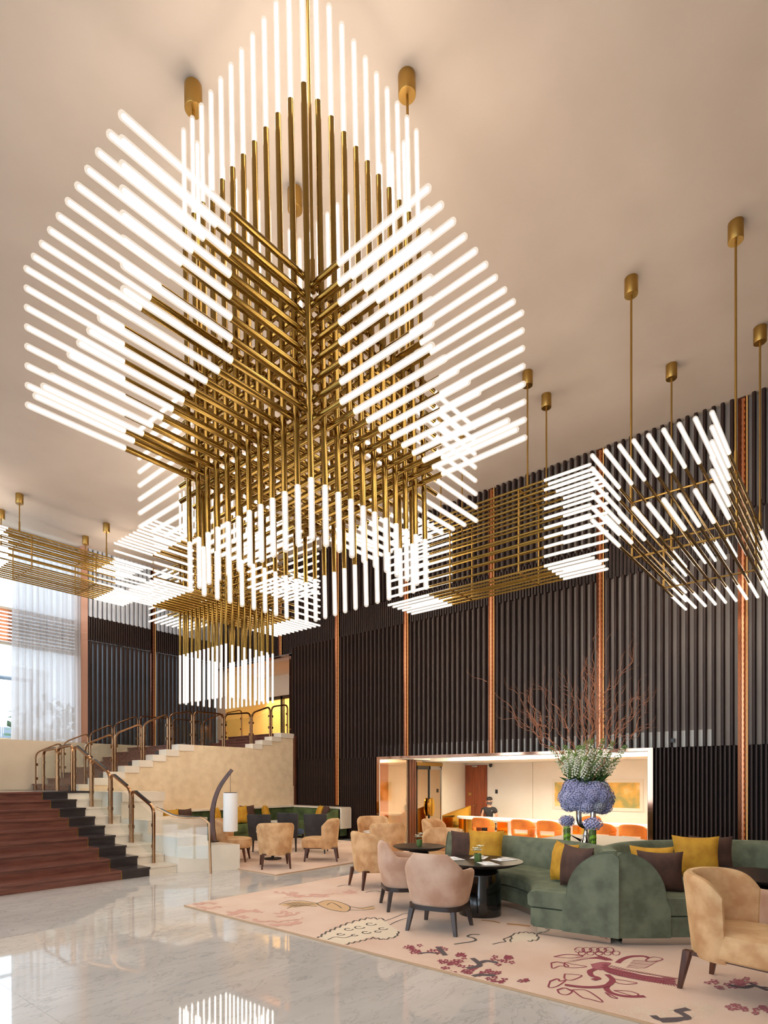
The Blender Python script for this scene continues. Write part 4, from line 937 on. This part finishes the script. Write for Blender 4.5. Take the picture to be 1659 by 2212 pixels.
bush(6.2, 26, 4.2, 1.6, 'leafy green shrub outside, low in the window left of the curtain'); bush(9.5, 25, 3.5, 1.5, 'leafy green shrub outside behind the curtain'); bush(14.0, 27, 3.9, 1.7, 'leafy green shrub outside behind the slat screen'); bush(2.5, 27, 3.9, 1.7, 'leafy green shrub outside past the left frame edge')
t = thing('terrace_awning', 'dark framed terrace awning outside the window', 'awning', (6.4, 23, 0))
MB().loft([[(-1.6, -.8, 5.1), (1.6, -.8, 5.1), (1.6, .8, 5.6), (-1.6, .8, 5.6)], [(-1.6, -.8, 5.16), (1.6, -.8, 5.16), (1.6, .8, 5.66), (-1.6, .8, 5.66)]]).put('canopy', 'facade', t, smooth=False)
for sx in (-1, 1): MB().tube([(sx*1.5, -.7, -4), (sx*1.5, -.7, 5.1)], .05, 8).put('post', 'awning', t)
MB().tube([(-1.6, -.8, 5.08), (1.6, -.8, 5.08)], .06, 8).put('edge_beam', 'awning', t)
struct('ground_outside', MB().box(-40, 40, L+.6, 60, -4.2, -4), 'facade')

# ---------------------------------------------------------------- reception desk and clerk
t = thing('reception_desk', 'curved white reception desk with gold front in the alcove', 'desk', (14.4, 7.6, -.2))
arcp = [(14.4-.95*math.cos(a), 8.0+.95*math.sin(a)) for a in lin_t(-.0, 1.45, 10)]
outer = [(13.75, 3.3), (13.75, 6.9)]+[(13.75+.65-.65*math.cos(a), 8.1+.65*math.sin(a)) for a in lin_t(0, 1.5, 9)]
inner = [(14.4, 8.4), (14.32, 7.8), (14.32, 3.3)]
MB().prism([(x-14.4, y-7.6) for x, y in outer+inner], .74, .79).put('desktop', 'desk_white', t, smooth=False)
MB().prism([(x-14.4, y-7.6) for x, y in [(13.86, 3.4), (13.86, 7.0), (14.2, 7.0), (14.2, 3.4)]], .02, .74).put('body', 'desk_white', t, smooth=False)
fr = [(13.8+.6-.6*math.cos(a), 8.1+.6*math.sin(a)) for a in lin_t(-.1, 1.5, 12)]
for k in range(11):
    a, b = fr[k], fr[k+1]; MB().box(0, .02, 0, math.dist(a, b)*.96, 0, .74).put('gold_panel', 'gold', t, (a[0]-14.4, a[1]-7.6, 0), (0, 0, math.atan2(b[1]-a[1], b[0]-a[0])-PI/2), smooth=False)
MB().box(-.56, -.52, -.6, -.3, .3, .7).put('gold_niche', 'gold', t, smooth=False); MB().box(-.56, -.52, -2.6, -2.3, .3, .7).put('gold_niche', 'gold', t, smooth=False)
t = thing('gold_screen', 'curved gold metal screen standing at the left end of the reception desk', 'screen', (14.4, 8.6, -.2))
sc = [(14.0+1.0*math.sin(a)-14.4, 8.65+.2*math.cos(a)-8.6) for a in lin_t(-.4, 1.2, 14)]
MB().loft([[(x, y-.012, 0), (x, y+.012, 0), (x, y+.012, .8+.24*k/13), (x, y-.012, .8+.24*k/13)] for k, (x, y) in enumerate(sc)]).put('gold_sheet', 'gold', t, ang=60)
MB().tube([(x, y, .81+.24*k/13) for k, (x, y) in enumerate(sc)], .014, 8).put('top_rail', 'gold', t)

def ensure_skin(name, verts, edges, radii, m, parent, sub=2):
    me = bpy.data.meshes.new(name); me.from_pydata(verts, edges, []); me.materials.append(M[m]); o = put(name, me, parent)
    md = o.modifiers.new('skin', 'SKIN'); md.use_smooth_shade = True
    lay = me.skin_vertices
    if len(lay) == 0:
        bpy.context.view_layer.objects.active = o; bpy.ops.object.modifier_remove(modifier='skin'); bpy.ops.object.modifier_add(type='SKIN'); lay = me.skin_vertices
    for i, r_ in enumerate(radii): lay[0].data[i].radius = r_ if isinstance(r_, tuple) else (r_, r_); lay[0].data[i].use_root = (i == 0)
    sb = o.modifiers.new('sub', 'SUBSURF'); sb.levels = sub; sb.render_levels = sub; return o
pz = .44
pe = thing('person', 'person in black polo shirt and face mask seated at the reception desk', 'person', (14.95, 8.12, -.2), R(203)); pe.scale = (.93, .93, .93)
V_ = [(0, 0, .52), (0, 0, .72), (0, 0, .95), (0, 0, 1.08), (.01, 0, 1.15), (.02, 0, 1.24), (.02, 0, 1.33),
      (.0, .17, 1.03), (.03, .22, .82), (.24, .2, .78), (.0, -.17, 1.03), (.03, -.22, .82), (.24, -.2, .78),
      (.05, .1, .5), (.44, .12, .5), (.46, .12, .1), (.05, -.1, .5), (.44, -.12, .5), (.46, -.12, .1), (.56, .12, .04), (.56, -.12, .04), (.32, .19, .785), (.32, -.19, .785)]
E_ = [(0, 1), (1, 2), (2, 3), (3, 4), (4, 5), (5, 6), (3, 7), (7, 8), (8, 9), (3, 10), (10, 11), (11, 12), (0, 13), (13, 14), (14, 15), (0, 16), (16, 17), (17, 18), (15, 19), (18, 20), (9, 21), (12, 22)]
Rr_ = [(.11, .085), (.1, .075), (.115, .075), (.07, .055), .046, (.075, .085), (.07, .08), .042, .042, .032, .042, .042, .032, .085, .06, .04, .085, .06, .04, .035, .035, (.035, .02), (.035, .02)]
ensure_skin('body', V_, E_, Rr_, 'skin', pe)
ensure_skin('polo_shirt', [V_[i] for i in (0, 1, 2, 3)]+[(.005, 0, 1.12), V_[7], (.02, .205, .9), V_[10], (.02, -.205, .9)], [(0, 1), (1, 2), (2, 3), (3, 4), (3, 5), (5, 6), (3, 7), (7, 8)], [(.152, .122), (.142, .112), (.165, .115), (.12, .1), .06, .084, .072, .084, .072], 'polo', pe)
ensure_skin('trousers', [V_[0], V_[13], V_[14], (.46, .12, .14), V_[16], V_[17], (.46, -.12, .14)], [(0, 1), (1, 2), (2, 3), (0, 4), (4, 5), (5, 6)], [(.155, .12), .097, .072, .055, .097, .072, .055], 'trouser', pe)
m = MB(); m.lathe([(.088, 1.318), (.095, 1.34), (.09, 1.378), (.06, 1.41), (.01, 1.422)], (.0, 0, 0), 20); m.put('hair', 'hair', pe)
m = MB(); m.loft([[(.02+.097*math.cos(a), .088*math.sin(a), z) for a in lin_t(-1.2, 1.2, 12)] for z in (1.19, 1.24, 1.262)], closed=False, cap0=False, cap1=False); m.put('face_mask', 'mask', pe)
for s in (-1, 1):
    MB().lathe([(.004, 0), (.011, .01), (.004, .02)], (.1, s*.032, 1.275), 8).put('eye', 'hair', pe)
    MB().box(.0, .02, s*.092-.008, s*.092+.008, 1.24, 1.29).put('ear', 'skin', pe, smooth=False)
    for q in range(5):
        d = -.03+.015*q; MB().tube([(.33, s*.19+d, .79), (.385-.01*abs(q-2), s*.19+d*1.2, .80), (.42-.012*abs(q-2), s*.19+d*1.25, .792)], [.009, .008, .006], 6).put('finger', 'skin', pe)
MB().add([(.125, .07, .985), (.125, .095, .985), (.125, .082, 1.015)], [(0, 1, 2)]).put('shirt_emblem', 'paper', pe, smooth=False)
t = thing('desk_chair', 'clerk chair hidden behind the reception desk', 'chair', (15.0, 8.12, -.2), R(180)); MB().lathe([(.2, .38), (.22, .4), (.22, .43), (.18, .44)], n=20).put('seat', 'charcoal', t); MB().lathe([(.03, .03), (.03, .38)], n=10).put('post', 'chrome', t); MB().lathe([(.24, 0), (.24, .02), (.03, .04)], n=16).put('base', 'chrome', t)


# ---------------------------------------------------------------- flowers on the console
FX, FY, FZ = 7.55, 2.72, RT+.765
def head_mesh(m, r, seedv, n=230, sq=1.0):
    rnd_ = random.Random(seedv); mb = MB()
    ico = []
    for k in range(n):
        zc = 1-2*(k+.5)/n; a = k*2.39996; q = math.sqrt(1-zc*zc); d = Vector((q*math.cos(a), q*math.sin(a), zc))
        u_ = d.orthogonal().normalized(); w_ = d.cross(u_); c = Vector((d.x, d.y, d.z*sq))*r*(.88+.2*rnd_.random()); s_ = r*.17; t0 = rnd_.random()*6
        for p in range(4):
            e0 = u_*math.cos(t0+p*1.571)+w_*math.sin(t0+p*1.571); e1 = u_*math.cos(t0+p*1.571+.785)+w_*math.sin(t0+p*1.571+.785); e2 = u_*math.cos(t0+p*1.571-.785)+w_*math.sin(t0+p*1.571-.785)
            mb.add([c-d*r*.05, c+e1*s_*.55, c+e0*s_+d*r*.03, c+e2*s_*.55], [(0, 1, 2, 3)])
    mb.cur = 1; mb.lathe([(.01, -r*.8*sq), (r*.6, -r*.55*sq), (r*.8, 0), (r*.6, r*.55*sq), (.01, r*.8*sq)], n=10)
    return mb.mesh('hydrangea_head', [m, 'hydrangea_core'], False)
HM = [head_mesh(m, .115, i) for i, m in enumerate(('hydrangea_a', 'hydrangea_b', 'hydrangea_a', 'hydrangea_c'))]
fa = thing('flower_arrangement', 'tall arrangement of blue hydrangeas, white flower spikes and curly twigs in a silver vase', 'flowers', (FX, FY, FZ))
vz = MB(); vz.lathe([(.075, 0), (.08, .01), (.05, .05), (.022, .16), (.03, .2), (.045, .235)], n=24); vz.put('vase_foot', 'chrome', fa)
dr2 = Vector((math.cos(YAW), -math.sin(YAW), 0))
for s_ in (-1, 1): MB().tube([Vector((0, 0, .22))]+bez([Vector((0, 0, .22))+dr2*s_*.02, dr2*s_*.07+Vector((0, 0, .25)), dr2*s_*.09+Vector((0, 0, .34)), dr2*s_*.09+Vector((0, 0, .66))], 6)[1:], .034, 14).put('vase_arm', 'chrome', fa)
rnd = random.Random(21); k = 0
MB().lathe([(.02, .42), (.2, .45), (.24, .56), (.2, .68), (.02, .7)], n=20).put('foam_core', 'leaf', fa)
for ringz, rad, n, off in ((.52, .2, 9, 0), (.6, .235, 11, .3), (.69, .18, 8, .1), (.73, .07, 3, .5)):
    for q in range(n):
        a = 2*PI*q/n+off; o = put('hydrangea_head', HM[rnd.randrange(4)], fa, (rad*math.cos(a), rad*math.sin(a), ringz+rnd.uniform(-.02, .02)), (rnd.random()*6, rnd.random()*6, rnd.random()*6)); sc_ = rnd.uniform(.85, 1.15); o.scale = (sc_, sc_, sc_)
def spike(seedv, h):
    rnd_ = random.Random(seedv); mb = MB(); mb.tube([(0, 0, 0), (.01, .005, h*.5), (0, .01, h)], [.004, .003, .0015], 5); mb.cur = 1
    for k_ in range(80):
        tt = k_/80; z = h*(.36+.62*tt); a = k_*2.4; r_ = .042*(1-tt*.8)+.008; c = Vector((r_*math.cos(a), r_*math.sin(a), z)); d = c-Vector((0, 0, z-.02)); d.normalize(); u_ = d.orthogonal().normalized()*.015; w_ = d.cross(u_)
        mb.cur = 1 if (tt < .85 and k_ % 4) else 2
        mb.add([c-u_, c+w_, c+u_, c-w_, c+d*.012], [(0, 1, 4), (1, 2, 4), (2, 3, 4), (3, 0, 4)])
    mb.cur = 2
    for k_ in range(30):
        z = h*(.02+.6*k_/30); a = k_*2.4; d = Vector((math.cos(a), math.sin(a), .8)).normalized(); c = Vector((0, 0, z)); s__ = d.orthogonal().normalized()*.006
        mb.add([c, c+d*.04+s__*1.4, c+d*.085, c+d*.04-s__*1.4], [(0, 1, 2, 3)])
    return mb.mesh('flower_spike', ['stem_green', 'petal_white', 'leaf_pale'], False)
SP = [spike(i, h) for i, h in enumerate((.62, .56, .5, .66))]
for q in range(26):
    a = 2*PI*q*.382; t_ = math.sqrt((q+.5)/26); tilt = .6*t_+rnd.uniform(-.07, .07)
    o = put('flower_spike', SP[q % 4], fa, (.12*t_*math.cos(a), .12*t_*math.sin(a), .74-.03*t_), (0, tilt, a)); sc_ = rnd.uniform(.8, 1.12); o.scale = (1.1, 1.1, sc_)
lf = MB().loft([[(x*w_, 0, z+.02*0), (0, -.008, z), (-x*w_, 0, z)] for z, x, w_ in ((0, .3, .02), (.08, 1, .022), (.16, .8, .022), (.25, .02, .02))], closed=False, cap0=False, cap1=False).mesh('leaf_blade', 'leaf')
for q in range(26):
    a = 2*PI*q/26+rnd.uniform(-.1, .1); put('leaf_blade', lf, fa, (.1*math.cos(a), .1*math.sin(a), .75), (0, rnd.uniform(.5, 1.15), a))
def twig(seedv):
    rnd_ = random.Random(seedv); mb = MB()
    def grow(p, d, n, r, dep):
        pts = [p.copy()]; wv = Vector((rnd_.uniform(-1, 1), rnd_.uniform(-1, 1), 0))
        for i in range(n):
            d = (d+Vector((math.sin(i*.9+wv.x*5)*.62, math.cos(i*1.1+wv.y*5)*.62, .1))*.6).normalized(); p = p+d*.045; pts.append(p.copy())
            if dep and i > n*.35 and rnd_.random() < .3: grow(p.copy(), (d+Vector((rnd_.uniform(-1, 1), rnd_.uniform(-1, 1), .2))).normalized(), n//2, r*.6, dep-1)
        mb.tube(pts, [r*(1-.75*i/n) for i in range(n+1)], 5)
    grow(Vector((0, 0, 0)), Vector((0, 0, 1)), 26, .0062, 2)
    return mb.mesh('twig', 'twig')
TW = [twig(i) for i in range(6)]
for q in range(17):
    a = 2*PI*q/17*1.0+rnd.uniform(-.2, .2); tl = rnd.choice((.2, .45, .7, .95)); o = put('twig', TW[q % 6], fa, (.05*math.cos(a), .05*math.sin(a), .75), (0, tl, a)); sc_ = rnd.uniform(.85, 1.25); o.scale = (sc_,)*3
HB = head_mesh('hydrangea_b', .1, 31, 120, .75); HD = head_mesh('hydrangea_d', .115, 32, 120, .7)
def glass_vase(x, y, lb, hm, hh):
    t = thing('hydrangea_vase', lb, 'vase', (x, y, FZ), 0, 'glass hydrangea vases')
    MB().lathe([(.046, 0), (.048, .004), (.048, .26), (.045, .26), (.045, .01), (.01, .008)], n=24).put('glass_cylinder', 'glass', t)
    MB().lathe([(.043, .012), (.043, .2), (.01, .202)], n=20).put('water', 'green_glass', t)
    mb = MB(); rnd_ = random.Random(7)
    for k_ in range(26):
        a = rnd_.random()*6.28; z = .03+.2*rnd_.random(); c = Vector((.0445*math.cos(a), .0445*math.sin(a), z)); u_ = Vector((-math.sin(a), math.cos(a), 0))*.016; w_ = Vector((0, 0, .026))
        mb.add([c-w_, c+u_, c+w_, c-u_], [(0, 1, 2, 3)])
    mb.put('wrapped_leaf', 'vase_leaf', t, smooth=False)
    put('hydrangea_head', hm, t, (0, 0, hh))
glass_vase(FX-.12, FY+.2, 'short glass vase with a dark blue hydrangea, left of the tall arrangement', HB, .285)
glass_vase(FX-.16, FY-.14, 'short glass vase with a pale lilac hydrangea, in front of the tall arrangement', HD, .265)
